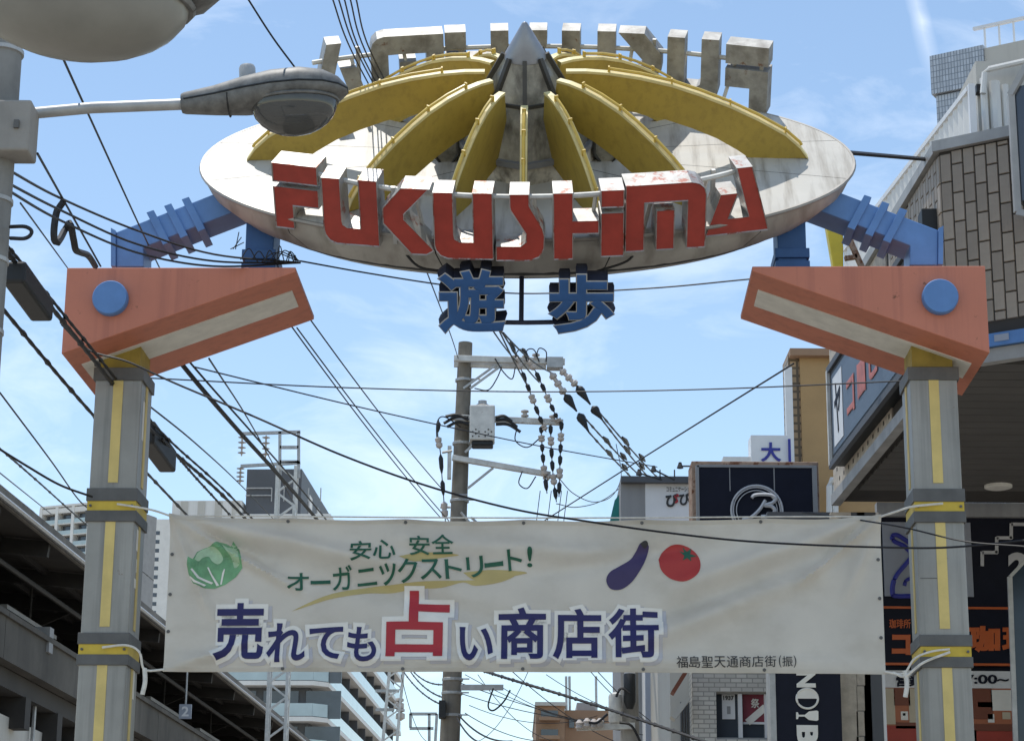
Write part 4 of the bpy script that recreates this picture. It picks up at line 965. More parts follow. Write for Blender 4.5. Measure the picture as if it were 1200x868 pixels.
# ------------------------------------------------------------------ buildings far left
def facade_box(mb, px0, px1, ytop, Y, depth, zbot=0.0):
    a, b = at(px0, ytop, Y), at(px1, ytop, Y); mb.box((a.x, Y, zbot), (b.x, Y+depth, a.z)); return a, b
# apartment block with balcony grid
Yb = 560.0
ap = thing('apartment_block', 'white apartment block with a grid of balconies behind the platform roof', 'building', (at(98, 600, Yb).x, Yb, 0), rad(-24))
W = 12.5; topz = at(75, 592, Yb).z
MB().box((-W, 0.8, 0), (W, 15, topz-1.2)).build('wall', M['greywall'], ap)
fl_h = 3.0
for k in range(9):
    z = topz-1.4-k*fl_h
    MB().box((-W, -0.9, z-0.25), (W, 0.79, z)).build('balcony_slab', M['white'], ap)
    MB().box((-W, -0.95, z+0.0), (W, -0.85, z+1.05)).build('balustrade', M['paleglass'] if k else M['white'], ap)
for i in range(6):
    x = -W+i*(2*W/5); MB().box((x-0.5, -1.1, 0), (x+0.35, 0.78, topz)).build('pier', M['white'], ap)
MB().box((-W-0.3, -1.15, topz-0.02), (W+0.3, 1.5, topz+0.5)).build('roof_beam', M['white'], ap)
for k in range(9):
    for i in range(5):
        x = -W+(i+.5)*(2*W/5); z = topz-1.4-k*fl_h
        MB().box((x-1.7, 0.74, z-2.6), (x+1.7, 0.81, z-0.4)).build('window', M['glass'], ap)
# white slab tower with a dark balcony strip
Yt = 720.0
tw = thing('white_tower', 'white slab tower with small square windows beside the left column', 'building', (at(200, 600, Yt).x, Yt, 0), 0)
tl = at(178, 608, Yt); tr = at(330, 608, Yt); ox = tw.location.x
MB().box((tl.x-ox, 0, 0), (tr.x-ox, 18, tl.z)).build('wall', M['white'], tw)
dl = at(150, 625, Yt); MB().box((dl.x-ox, 0.6, 0), (tl.x-ox-0.01, 17, dl.z)).build('dark_bay', M['darkgrey'], tw)
for k in range(22):
    z = tl.z-4.0-k*2.95
    wx = at(181.5, 650, Yt).x-ox
    MB().box((wx, -0.04, z-1.3), (wx+1.3, 0.1, z)).build('window', M['glass'], tw)
    if k % 2 == 0:
        MB().box((dl.x-ox, 0.05, z-0.6), (tl.x-ox-0.02, 0.58, z+0.4)).build('balcony_slab', M['palepanel'], tw)
# balcony building with dark penthouse
Yc = 175.0
bb = thing('balcony_building', 'modern white building with glass balconies and a dark rooftop block', 'building', (at(383, 800, Yc).x, Yc, 0), -RDIR)
cz = at(240, 584, Yc).z; pz1 = at(320, 546, Yc).z; pz0 = at(320, 601, Yc).z
lx = at(200, 584, Yc).x - bb.location.x; 
px_r = at(352, 546, Yc).x - bb.location.x; px_l = at(287, 546, Yc).x - bb.location.x
MB().box((lx, 1.6, 0), (-1.6, 62, pz0-0.6)).build('core', M['darkgrey'], bb)
MB().box((lx, 0.2, pz0-8), (px_l-0.2, 30, cz)).build('striped_parapet', M['white'], bb)
for k in range(4):
    w = (px_l-0.3-lx)/4; MB().box((lx+k*w+w*.5, 0.14, pz0-8), (lx+k*w+w*.92, 0.24, cz-0.05)).build('grey_stripe', M['offwhite'], bb)
for z in (cz+0.5, cz+1.1): MB().tube([(lx+8, 0.6, z), (px_l, 0.6, z)], 0.06, 5).build('roof_rail', M['steel'], bb)
for k in range(5): MB().tube([(lx+8+k*1.0, 0.6, cz), (lx+8+k*1.0, 0.6, cz+1.1)], 0.05, 5).build('roof_rail_post', M['steel'], bb)
MB().box((px_l, 0.8, pz0-0.5), (px_r, 58, pz1)).build('penthouse', M['darkgrey'], bb)
for k in range(6):
    y = 5+k*5; MB().box((px_r+0.01, y, pz0+1.0+k*0.05), (px_r+0.12, y+1.6, pz1-1.2)).build('rooftop_letter_panel', M['white'], bb)
MB().box((px_l-0.6, -0.4, pz0-0.59), (px_r+2.6, 42, pz0-0.1)).build('roof_slab', M['white'], bb)
fh = (at(380, 839, Yc).z-at(380, 797, Yc).z)*-1
nf = 12
for k in range(nf):
    z = at(380, 797, Yc).z + (3-k)*fh
    if z < 1.5: break
    q = 1.1
    outline = [(lx, 0), (-q, 0), (0, q), (0, 60)]
    inner = [(lx, 1.55), (-1.6, 1.55), (-1.55, 60)]
    MB().add([(lx, 0, z-.35), (-q, 0, z-.35), (0, q, z-.35), (0, 60, z-.35), (-1.55, 60, z-.35), (-1.55, 1.55, z-.35), (lx, 1.55, z-.35), (lx, 0, z), (-q, 0, z), (0, q, z), (0, 60, z), (-1.55, 60, z), (-1.55, 1.55, z), (lx, 1.55, z)],
             [(6,5,4,3,2,1,0),(7,8,9,10,11,12,13),(0,1,8,7),(1,2,9,8),(2,3,10,9),(3,4,11,10),(4,5,12,11),(5,6,13,12),(6,0,7,13)]).build('balcony_slab', M['white'], bb)
    for a, b in (((lx, .06), (-q, .06)), ((-q, .06), (-.06, q)), ((-.06, q), (-.06, 60))):
        MB().bar((a[0], a[1], z+.55), (b[0], b[1], z+.55), 0.05, 1.0).build('balustrade', M['paleglass'], bb)
    for i in range(9):
        y = 4+i*6.2; MB().box((-1.45, y, z), (-0.2, y+0.12, z+fh-.4)).build('party_fin', M['darkgrey'], bb)
        MB().box((-1.58, y+1.0, z), (-1.5, y+5.2, z+fh-.6)).build('window', M['glass'], bb)
    for i in range(4): MB().box((lx+1+i*3.4, 1.5, z), (lx+3.8+i*3.4, 1.58, z+fh-.6)).build('window', M['glass'], bb)
# rail masts
def lattice_mast(name, label, pxb, pxt, ytop, Y, w, arms=()):
    b0 = at(pxb, 868, Y); t0 = at(pxt, ytop, Y); d = (t0-b0)/(t0.z-b0.z); base_ = b0-d*b0.z
    th = thing(name, label, 'mast', base_); H = t0.z; h = w/2
    for sx in (-1, 1):
        for sy in (-1, 1): MB().bar(Vector((sx*h, sy*h, 0)), d*H+Vector((sx*h, sy*h, 0)), 0.09, 0.09).build('chord', M['paintsteel'], th)
    n = int((H-4)/ (w*.75))
    for k in range(n):
        z0 = H-(k+1)*w*.75; z1 = H-k*w*.75; s_ = 1 if k % 2 else -1
        MB().bar(d*z0+Vector((-s_*h, -h, 0)), d*z1+Vector((s_*h, -h, 0)), 0.06, 0.06).build('lacing', M['paintsteel'], th)
        MB().bar(d*z0+Vector((h, -s_*h, 0)), d*z1+Vector((h, s_*h, 0)), 0.06, 0.06).build('lacing', M['paintsteel'], th)
    return th, base_
ms, mb0 = lattice_mast('rail_mast', 'steel lattice rail mast with ladder frame in front of the balcony building', 324, 337, 548, 66.0, 0.55)
MY = 66.0
def mp(px, py): return at(px, py, MY)-mb0
for a, b in (((328, 506), (328, 560)), ((350, 506), (350, 560)), ((284, 508), (352, 506)), ((282, 546), (352, 542)), ((328, 524), (350, 524)), ((328, 541), (350, 541))):
    MB().bar(mp(*a), mp(*b), 0.09, 0.09).build('frame_bar', M['steel'], ms)
for px, y0, y1 in ((284, 510, 534), (312, 510, 536), (282, 547, 566)):
    a = mp(px, y0); L = (mp(px, y0)-mp(px, y1)).length
    pr = [(.02, 0)]
    for i in range(4): pr += [(.03, -L*(i+.2)/4), (.13, -L*(i+.4)/4), (.03, -L*(i+.6)/4)]
    MB().lathe((pr+[(.02, -L)])[::-1], 10, c=a).build('insulator', M['insulator'], ms)
m2, m20 = lattice_mast('rail_mast', 'slim far rail mast below the banner beside the balcony building', 457, 466, 770, 95.0, 0.6)
def mp2(px, py): return at(px, py, 95.0)-m20
for a, b in (((440, 809), (468, 809)), ((440, 831), (462, 831)), ((480, 836), (512, 836)), ((480, 853), (508, 853)), ((481, 836), (481, 852)), ((503, 836), (503, 870)), ((512, 836), (510, 870))):
    MB().bar(mp2(*a), mp2(*b), 0.12, 0.12).build('frame_bar', M['steel'], m2)
for px, y0, y1 in ((468, 818, 832), (469, 832, 844)):
    MB().lathe([(.05, 0), (.2, .1), (.2, .3), (.05, .35), (.2, .4), (.18, .5), (.02, .55)], 10, c=mp2(px, y1)).build('insulator', M['insulator'], m2)

# ------------------------------------------------------------------ corner building with tall taupe tiles (right)
CY = 18.7; c0 = at(1113, 420, CY); HZ = 7.0; c0.z = 0
D1 = Vector((-0.037, 0.999, 0)).normalized(); D2 = Vector((0.84, -0.543, 0)).normalized()
TOPZ = at(1113, 173, CY).z
cb = thing('corner_building', 'brown tiled corner building with overhanging upper floor behind the right column', 'building', (c0.x, c0.y, 0))
N1 = Vector((-D1.y, D1.x, 0)) * 1.0
if N1.x > 0: N1 = -N1
N2 = Vector((D2.y, -D2.x, 0))
if N2.y > 0: N2 = -N2
Lside, Ldiag = 5.6, 3.2
a_, b_, c_ = D1*Lside, Vector((0, 0, 0)), D2*Ldiag
e_ = c_ + Vector((4.5, 3.0, 0)); f_ = a_ + Vector((7.0, 0, 0))
poly = [a_, b_, c_, e_, f_]
def polyblock(name, poly, z0, z1, m, parent):
    n = len(poly); vs = [(p.x, p.y, z0) for p in poly]+[(p.x, p.y, z1) for p in poly]
    fs = [tuple(range(n))[::-1] if False else tuple(range(n)), tuple(range(2*n-1, n-1, -1))]+[(i, i+n, (i+1) % n+n, (i+1) % n) for i in range(n)]
    o = MB().add(vs, fs).build(name, m, parent)
    bm = bmesh.new(); bm.from_mesh(o.data); bmesh.ops.recalc_face_normals(bm, faces=bm.faces[:]); bm.to_mesh(o.data); bm.free(); return o
polyblock('upper_storey', poly, HZ+0.05, TOPZ-0.02, M['mortar'], cb)
# tall tiles, one by one
TW, TH_ = 0.098, 0.262; PW, PH = 0.108, 0.272
def tiles(D, N, L, zlo, zhi, s0=0.0, upto=None):
    shared = {}
    nc = int(L/PW)
    for i in range(nc):
        off = (i*0.42 % 1.0)*PH; z = zlo-off
        while z < zhi-0.03:
            za, zb = max(z+0.005, zlo+0.004), min(z+PH-0.005, zhi-0.004)
            if zb-za > 0.03:
                key = round(zb-za, 3)
                if key not in shared:
                    mb = MB(); X = D*TW; Nn = N*0.014
                    q = [Vector((0, 0, 0)), X, X+Vector((0, 0, zb-za)), Vector((0, 0, zb-za))]
                    o_ = Vector(D*0.004+Vector((0, 0, 0.004)))
                    r_ = [D*0.004+Vector((0, 0, .004)), X-D*0.004+Vector((0, 0, .004)), X-D*0.004+Vector((0, 0, zb-za-.004)), D*0.004+Vector((0, 0, zb-za-.004))]
                    mb.add(q+[v+Nn for v in r_], [(4, 5, 6, 7), (0, 1, 5, 4), (1, 2, 6, 5), (2, 3, 7, 6), (3, 0, 4, 7)])
                    ob = mb.build('tile', M['brick'], cb); shared[key] = ob.data
                    bm = bmesh.new(); bm.from_mesh(ob.data); bmesh.ops.recalc_face_normals(bm, faces=bm.faces[:])
                    if sum((f.normal.dot(N) for f in bm.faces)) < 0: bmesh.ops.reverse_faces(bm, faces=bm.faces[:])
                    bm.to_mesh(ob.data); bm.free()
                else:
                    ob = bpy.data.objects.new('tile', shared[key]); COL.objects.link(ob); ob.parent = cb
                p = D*(s0+i*PW+0.005) + N*0.002; ob.location = (p.x, p.y, za)
            z += PH
tiles(D2, N2, 1.55, HZ+0.30, TOPZ-0.06)
tiles(D1, N1, 2.35, HZ+0.30, TOPZ-0.06)
rest = MB()
for i in range(14, 29):
    z = HZ+0.30-(i*0.42 % 1.0)*PH
    while z < TOPZ-0.09:
        za, zb = max(z+.005, HZ+.304), min(z+PH-.005, TOPZ-.064)
        if zb-za > .03:
            a = D2*(i*PW+.009)+N2*.016; b = D2*(i*PW+.009+TW-.008)+N2*.016
            A0, B0 = a-N2*.014, b-N2*.014
            rest.add([(a.x, a.y, za), (b.x, b.y, za), (b.x, b.y, zb), (a.x, a.y, zb), (A0.x, A0.y, za), (B0.x, B0.y, za), (B0.x, B0.y, zb), (A0.x, A0.y, zb)], [(0, 1, 2, 3), (4, 5, 1, 0), (5, 6, 2, 1), (6, 7, 3, 2), (7, 4, 0, 3)])
        z += PH
rest_o = rest.build('tile_field', M['brick'], cb); rest_o['kind'] = 'stuff'
# cap
def strip(name, A, B, N, out, z0, z1, m, parent, back=0.02):
    q = [A+N*out, B+N*out, B-N*back, A-N*back]
    return polyblock(name, [Vector((v.x, v.y, 0)) for v in q], z0, z1, m, parent)
strip('parapet_cap', b_-D2*0.05, c_, N2, 0.06, TOPZ-0.05, TOPZ+0.05, M['capgrey'], cb, 0.2)
strip('parapet_cap', b_+D1*0.02, a_, N1, 0.06, TOPZ-0.052, TOPZ+0.048, M['capgrey'], cb, 0.2)
# stone fascia along the street, edge trim
strip('stone_fascia', D1*2.4, a_, N1, 0.016, HZ+0.06, TOPZ-0.06, M['stone'], cb)
for k in range(11):
    for r in range(4):
        p = D1*(2.5+k*0.27+0.13*(r % 2)); z = HZ+0.14+r*0.13
        strip('stone_slot', p, p+D1*0.06, N1, 0.017, z, z+0.045, M['mortar'], cb, 0.005)
strip('edge_trim', b_-D2*0.02, a_, N1, 0.05, HZ-0.07, HZ+0.05, M['capgrey'], cb, 0.05)
strip('edge_trim', b_, c_, N2, 0.05, HZ-0.071, HZ+0.049, M['capgrey'], cb, 0.05)
strip('awning_stripe', D2*0.25, D2*2.6, N2, 0.09, HZ+0.055, HZ+0.17, M['blue'], cb)
for k in range(5):
    strip('white_stripe', D2*(0.45+k*0.42), D2*(0.58+k*0.42), N2, 0.095, HZ+0.09, HZ+0.15, M['palepanel'], cb, 0.0)
# soffit boards
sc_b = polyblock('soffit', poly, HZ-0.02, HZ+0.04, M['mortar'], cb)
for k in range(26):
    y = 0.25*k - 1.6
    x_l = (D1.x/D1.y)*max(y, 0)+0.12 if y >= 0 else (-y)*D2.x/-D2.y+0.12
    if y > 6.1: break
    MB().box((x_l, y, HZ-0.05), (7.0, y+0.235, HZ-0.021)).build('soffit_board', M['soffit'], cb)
for x, y in ((2.0, 2.3), (3.3, 4.5), (1.4, 4.6)):
    MB().lathe([(.12, HZ-.085), (.15, HZ-.075), (.15, HZ-.051), (.02, HZ-.0505)], 16, c=(x, y, 0)).build('downlight', M['diffuser'], cb)
# projecting dark box sign on the street side
sg_ = thing('box_sign', 'dark blue box sign with faded red lettering on the corner building side', 'sign', (0, 0, 0))
sA = at(975, 540, 23.6); sB = sA - D1*4.4; zt_ = at(974, 440, 23.6).z
q = [sA, sB, sB-N1*0.34, sA-N1*0.34]
polyblock('sign_case', [Vector((v.x, v.y, 0)) for v in q], sA.z-0.06, zt_+0.06, M['rubber'], sg_)
f1 = lambda s_, z: sA - D1*s_ + N1*0.004 + Vector((0, 0, z-sA.z))
mb = MB(); mb.add([f1(.1, sA.z+.04), f1(4.3, sA.z+.04), f1(4.3, zt_-.04), f1(.1, zt_-.04)], [(0, 1, 2, 3)]); mb.build('sign_face', mat('sign_face_slate', (0.05, 0.07, 0.105), 0.4, var=0.1), sg_)
for (s0, s1, z0, z1) in ((-.03, 4.43, sA.z-.09, sA.z-.02), (-.03, 4.43, zt_+.02, zt_+.09)):
    mb = MB(); mb.bar(f1(s0, (z0+z1)/2), f1(s1, (z0+z1)/2), 0.05, z1-z0); mb.build('sign_frame', M['darkgrey'], sg_)
MB().bar(f1(0, sA.z-.05), f1(0, zt_+.05), 0.06, 0.07).build('sign_frame', M['paintsteel'], sg_)
mb = MB(); mb.add([f1(.22, sA.z+.1), f1(.75, sA.z+.1), f1(.75, zt_-.1), f1(.22, zt_-.1)], [(0, 1, 2, 3)])
for v in mb.v: v += N1*0.004
mb.build('white_plate', M['signwhite'], sg_)
sign_text('ヤ', [f1(.3, sA.z+.2), f1(.66, sA.z+.2), f1(.3, zt_-.2)], M['navy'], 'lettering', sg_, 0.02)
M['fadedred'] = mat('faded_red_print', (0.50, 0.13, 0.09), 0.5, var=0.25, vs=6)
for k, ch in enumerate('コーヒー店'):
    sign_text(ch, [f1(1.0+k*.6, sA.z+.22+k*.03), f1(1.42+k*.6, sA.z+.22+k*.03), f1(1.0+k*.6, zt_-.36+k*.03)], M['fadedred'], 'lettering', sg_, 0.03)

# ---- rooftop: corrugated white fence and pipes
rf = thing('rooftop_fence', 'white corrugated rooftop screen above the tiled corner building', 'fence', (c0.x, c0.y, 0))
fA = D1*5.2 + Vector((0.12, 0, 0)); fB = D1*0.55 + Vector((0.43, 0, 0)); ftop = at(1140, 92, CY+0.3).z
n = 60
vs = []; fs = []
for k in range(n+1):
    p = fB.lerp(fA, k/n) + Vector((0.02*(k % 2), 0, 0)); vs += [(p.x, p.y, TOPZ+0.05), (p.x, p.y, ftop)]
for k in range(n): fs.append((2*k, 2*k+2, 2*k+3, 2*k+1))
o = MB().add(vs, fs).build('corrugated_sheet', M['white'], rf); so = o.modifiers.new('solid', 'SOLIDIFY'); so.thickness = 0.01
MB().bar((fB.x+.02, fB.y-.03, TOPZ+.1), (fB.x+.02, fB.y-.03, ftop+.03), .06, .06).build('post', M['signwhite'], rf)
mb = MB(); mb.bar(fB+Vector((0.01, 0, ftop)), fA+Vector((0.01, 0, ftop)), .06, .05); mb.build('top_rail', M['signwhite'], rf)
pent = thing('stair_penthouse', 'beige rooftop stair block with white drainpipes at the right edge', 'building', (c0.x, c0.y, 0))
wl0 = at(1141, 100, CY+1.2)-Vector(pent.location); 
MB().box((wl0.x+0.03, 1.2, TOPZ+.05), (5.5, 5.0, at(1160, 72, CY+1.2).z)).build('wall', M['offwhite'], pent)
for px in (1155, 1168, 1180):
    x = at(px, 120, CY+1.05).x-pent.location.x
    MB().tube([(x, 1.1, TOPZ+.1), (x, 1.1, at(px, 90+(px-1155)*.3, CY+1.05).z)], 0.035 if px != 1168 else .055, 8).build('drainpipe', M['white'], pent, smooth=True)
MB().tube([at(1152, 110, CY+1.0)-pent.location, at(1154, 86, CY+1.0)-pent.location, at(1160, 81, CY+1.0)-pent.location, at(1200, 72, CY+1.0)-pent.location], 0.03, 8).build('drainpipe', M['white'], pent, smooth=True)
b__ = at(1150, 104, CY+1.1)-pent.location; MB().box((b__.x-.05, b__.y-.02, b__.z-.04), (b__.x+.05, b__.y+.08, b__.z+.04)).build('junction_cover', M['rubber'], pent)
# bay window at the very right edge
bw = thing('bay_window', 'grey framed bay window at the right picture edge', 'window', (c0.x, c0.y, 0))
w0 = at(1194, 250, CY-.9)-bw.location; w1 = at(1194, 98, CY-.9)-bw.location
D2w = D2
for (s0, s1, z0, z1, nm, mt, out) in ((0, 1.2, w0.z, w1.z, 'pane', 'glass', .0),):
    p0_ = Vector((w0.x, w0.y, 0)); strip(nm, p0_, p0_+D2w*1.2, N2, 0.02, z0+.1, z1-.05, M['glass'], bw, .75)
    MB().bar(Vector((p0_.x, p0_.y, z0))+N2*.03, Vector((p0_.x, p0_.y, z1-.12))+N2*.03, .055, .055).build('frame', M['capgrey'], bw)
    MB().bar(Vector((p0_.x, p0_.y, z1-.12))+N2*.03, Vector((p0_.x, p0_.y, z1+.12))+D2w*.16+N2*.03, .055, .055).build('frame', M['capgrey'], bw)
    MB().bar(Vector((p0_.x, p0_.y, z0))+N2*.03, Vector((p0_.x, p0_.y, z0-.1))+D2w*.25+N2*.03, .055, .055).build('frame', M['capgrey'], bw)
# blue-grey tiled tower behind
TY = 36.0
tt_ = thing('tiled_tower', 'blue grey tiled tower rising behind the right rooftop', 'building', (at(1091, 100, TY).x, TY, 0), rad(-31))
L0 = tt_.location
ta = at(1091, 66, TY).z
MB().box((0, 0, at(1093, 112, TY).z+.02), (0.97, 6, ta)).build('tile_face', M['bluetile'], tt_)
MB().box((0.06, 0.06, 4), (0.97, 6, at(1093, 112, TY).z)).build('tile_face', M['bluetile'], tt_)
MB().box((0.975, 0.05, 4), (7, 6.5, ta-.05)).build('wall', M['offwhite'], tt_)
MB().bar((0.75, 0.2, ta+.42), (7, 0.2, ta+.42), .07, .05).build('railing', M['signwhite'], tt_)
for k in range(14): MB().bar((0.95+k*.26, 0.2, ta-.02), (0.95+k*.26, 0.2, ta+.42), .03, .03).build('railing_post', M['signwhite'], tt_)

# ---- shop front under the overhang
SY = 24.9
shop = thing('coffee_shop', 'dark shop front with orange lettering under the right overhang', 'shop', (at(1100, 700, SY).x, SY, 0))
S0 = Vector(shop.location)
def sp(px, py, out=0.0): return at(px, py, SY-out)-S0
def panel(name, px0, px1, py0, py1, m, out, parent, thick=0.03):
    a = sp(px0, py1, out); b = sp(px1, py0, out); return MB().box((a.x, -out, a.z), (b.x, -out+thick, b.z)).build(name, m, parent)
MB().box((sp(1030, 700).x, 0.05, 0), (5.5, 1.5, 6.95)).build('wall', M['navy'], shop)
panel('header_beam', 1028, 1290, 590, 604, M['capgrey'], .12, shop, .15)
panel('sign_board', 1032, 1290, 606, 778, M['navy'], .04, shop)
panel('red_line', 1033, 1190, 711, 712.5, M['orangeprint'], .048, shop)
panel('red_line', 1033, 1190, 777, 778.5, M['orangeprint'], .048, shop)
panel('logo_plate', 1037, 1137, 612, 698, M['palepanel'], .06, shop)
# navy outline drawing on the plate
def pstroke(pts, r, m, out, parent, nm='drawn_line'):
    P_ = [sp(x, y, out) for x, y in pts]; P_ = [Vector((v.x, -out, v.z)) for v in P_]
    for a, b in zip(P_, P_[1:]): MB().bar(a, b, 0.012, r, up=(0, 1, 0) if abs((b-a).normalized().y) > .9 else (0, 0, 1)).build(nm, m, parent)
def pcurve(pts, r, m, out, parent, nm='drawn_line'):
    P_ = [Vector((sp(x, y, out).x, -out, sp(x, y, out).z)) for x, y in pts]
    MB().tube(catmull(P_, 5), r, 6).build(nm, m, parent)
pcurve([(1072, 698), (1050, 698), (1046, 694), (1047, 682), (1052, 672), (1062, 660), (1068, 650), (1060, 640), (1048, 634), (1046, 628), (1052, 627), (1066, 636)], 0.028, M['royal'], .065, shop)
pcurve([(1060, 686), (1062, 680), (1070, 676)], 0.022, M['royal'], .065, shop)
pcurve([(1200, 613), (1184, 613), (1184, 630)], 0.016, M['silver'], .05, shop) if False else None
for seg_ in ([(1215, 614), (1185, 614)], [(1185, 613), (1185, 631)], [(1186, 630), (1168, 630)], [(1168, 629), (1168, 648)], [(1169, 647), (1151, 647)], [(1151, 646), (1151, 663)]):
    a, b = [Vector((sp(x, y, .05).x, -.05, sp(x, y, .05).z)) for x, y in seg_]
    MB().bar(a, b, 0.012, 0.038, up=(0, 0, 1) if abs(a.z-b.z) < .1 else (1, 0, 0)).build('zigzag_line', M['silver'], shop)
def stext(body, px0, px1, py0, py1, m, out, bold=.02, parent=None):
    return sign_text(body, [Vector((sp(px0, py1, out).x, -out, sp(px0, py1, out).z)), Vector((sp(px1, py1, out).x, -out, sp(px1, py1, out).z)), Vector((sp(px0, py0, out).x, -out, sp(px0, py0, out).z))], m, 'lettering', parent or shop, bold, thick=.004)
stext('2', 1181, 1206, 647, 680, M['silver'], .05, .06)
stext('珈琲所', 1042, 1067, 725, 736, M['orangeprint'], .05, .02)
stext('コ', 1045, 1067, 743, 767, M['orangeprint'], .05, .06)
stext('メダ', 1070, 1131, 738, 766, M['orangeprint'], .05, .05)
stext('珈', 1133, 1172, 733, 764, M['orangeprint'], .05, .05)
stext('琲', 1174, 1212, 733, 764, M['orangeprint'], .05, .05)
panel('hours_strip', 1030, 1188, 786, 805, M['signwhite'], .06, shop)
stext('営業時間', 1050, 1112, 791, 804, M['navy'], .066, .04)
stext('7:00~', 1130, 1182, 790, 801, M['navy'], .066, .03)
# photo poster of a café room: blocks of flat print
M['po_red'] = P('poster_red', (0.38, 0.05, 0.03)); M['po_orange'] = P('poster_orange', (0.45, 0.15, 0.07)); M['po_cream'] = P('poster_cream', (0.55, 0.47, 0.34)); M['po_brown'] = P('poster_brown', (0.20, 0.06, 0.03))
po = panel('poster', 1029, 1190, 805, 960, M['po_orange'], .055, shop)
for (a, b, c, d, m) in ((1031, 1048, 806, 848, 'po_cream'), (1066, 1076, 806, 846, 'po_cream'), (1032, 1075, 850, 900, 'po_red'), (1048, 1066, 806, 826, 'po_brown'), (1050, 1073, 846, 853, 'po_brown'), (1056, 1064, 833, 843, 'p_white'), (1058, 1061, 835, 838, 'p_black'),
                        (1137, 1162, 806, 842, 'po_brown'), (1162, 1188, 808, 832, 'p_white'), (1146, 1163, 822, 828, 'po_cream'), (1138, 1188, 848, 856, 'po_brown'), (1140, 1188, 856, 900, 'po_red'), (1158, 1165, 836, 846, 'p_white'), (1175, 1184, 834, 842, 'po_cream'), (1138, 1144, 855, 875, 'p_white')):
    panel('poster_print', a, b, c, d, M[m], .062, shop, .01)
# dark standing panel with pointed corner at the right edge
sdp = thing('standing_panel', 'dark blue glass panel with pale angled frame at the lower right edge', 'panel', (at(1190, 800, SY-1.5).x, SY-1.5, 0))
def sq(px, py): v = at(px, py, SY-1.5)-Vector(sdp.location); return v
a = sq(1183, 676); b = sq(1202, 656); c = sq(1290, 656)
MB().prism([(sq(1184, 900).x, 0.0), (a.x, a.z), (b.x, b.z), (c.x, c.z), (c.x, 0.0)], 0.0, 0.06).build('glass', mat('smoked_blue_glass', (0.02, 0.035, 0.055), 0.15, var=0.3, vs=3), sdp)
for u, v in (((sq(1182.5, 900).x, 0.0), (a.x, a.z)), ((a.x, a.z), (b.x, b.z)), ((b.x, b.z), (c.x, c.z))):
    MB().bar((u[0], -0.01, u[1]), (v[0], -0.01, v[1]), 0.05, 0.035, up=(0, 0, 1) if abs(u[0]-v[0]) > .05 else (1, 0, 0)).build('frame', M['steel'], sdp)

# ---- shops between, under and above the banner's right half
def sbox(root, name, px0, px1, py0, py1, Y, d, m, zbot=None, bevel=0):
    r = Vector(root.location); a = at(px0, py1, Y)-r; b = at(px1, py0, Y)-r
    return MB().box((a.x, a.y, a.z if zbot is None else zbot), (b.x, a.y+d, b.z)).build(name, m, root, bevel=bevel)
def rtext(root, body, px0, px1, py0, py1, Y, m, bold=.02, name='lettering', shear=0, rot=0):
    r = Vector(root.location)
    return sign_text(body, [at(px0, py1, Y)-r, Vector((at(px1, py1, Y).x, at(px0, py1, Y).y, at(px0, py1, Y).z))-r, Vector((at(px0, py1, Y).x, Y, at(px0, py0, Y).z))-r], m, name, root, bold, shear, .005, rot)
# ochre building
oc = thing('ochre_building', 'ochre stucco building with a narrow tiled strip behind the box sign', 'building', (at(950, 500, 34).x, 34, 0))
sbox(oc, 'wall', 943, 1080, 412, 620, 34, .8, M['ochre'], 0)
sbox(oc, 'tile_strip', 929, 943.2, 416, 620, 34.05, .7, M['browntile'], 0)
sbox(oc, 'parapet', 926, 1085, 409, 416, 33.85, 1.0, M['brown'])
sbox(oc, 'corner_pipe', 925, 928, 430, 620, 33.9, .15, M['signwhite'], 0)
for px in (972, 979): 
    r_ = Vector(oc.location); MB().tube([at(px, 640, 33.8)-r_, at(px, 570, 33.8)-r_, at(px+3, 562, 33.8)-r_, at(px+12, 562, 33.8)-r_], .05, 8).build('downpipe', M['white'], oc, smooth=True)
# white sign with the single character
da = thing('roof_sign', 'white rooftop sign with one blue character beside the ochre wall', 'sign', (at(905, 540, 33).x, 33, at(905, 545, 33).z))
sbox(da, 'sign_panel', 881, 924, 510, 560, 33, .4, M['signwhite']); rtext(da, '大', 891.5, 915.5, 518, 541, 32.99, M['royal'], .03)
sbox(da, 'side_panel', 848, 880.5, 535, 560, 33.1, .3, M['white'])
sbox(da, 'post', 898, 902, 556, 600, 33.1, .15, M['steel'], -da.location.z)
sbox(da, 'dark_edge', 924.5, 926.5, 514, 545, 32.95, .3, M['royal'])
# round-emblem sign
bs = thing('emblem_sign', 'black sign with a silver circle and script B above the banner', 'sign', (at(885, 620, 27).x, 27, at(885, 640, 27).z))
sbox(bs, 'case', 812, 959, 541, 660, 27.05, .5, M['signframe'], bevel=.01)
sbox(bs, 'face', 819, 955, 547, 658, 27.0, .04, M['navy'])
for x0, x1, y0, y1 in ((817, 819, 545, 660), (955, 957, 545, 660), (817, 957, 545, 547)): sbox(bs, 'inner_frame', x0, x1, y0, y1, 26.985, .07, M['greywall'])
rb = Vector(bs.location)
cx_, cz_ = at(887, 598, 26.97).x-rb.x, at(887, 598, 26.97).z-rb.z; pr = (at(917, 598, 26.97).x-at(887, 598, 26.97).x)
for rr, th_ in ((pr, .014), (pr*.92, .008), (pr*.8, .006)):
    MB().tube([(cx_+rr*math.sin(2*math.pi*k/40), -.035, cz_+rr*math.cos(2*math.pi*k/40)) for k in range(41)], th_, 6, cap=False).build('ring', M['silver'], bs)
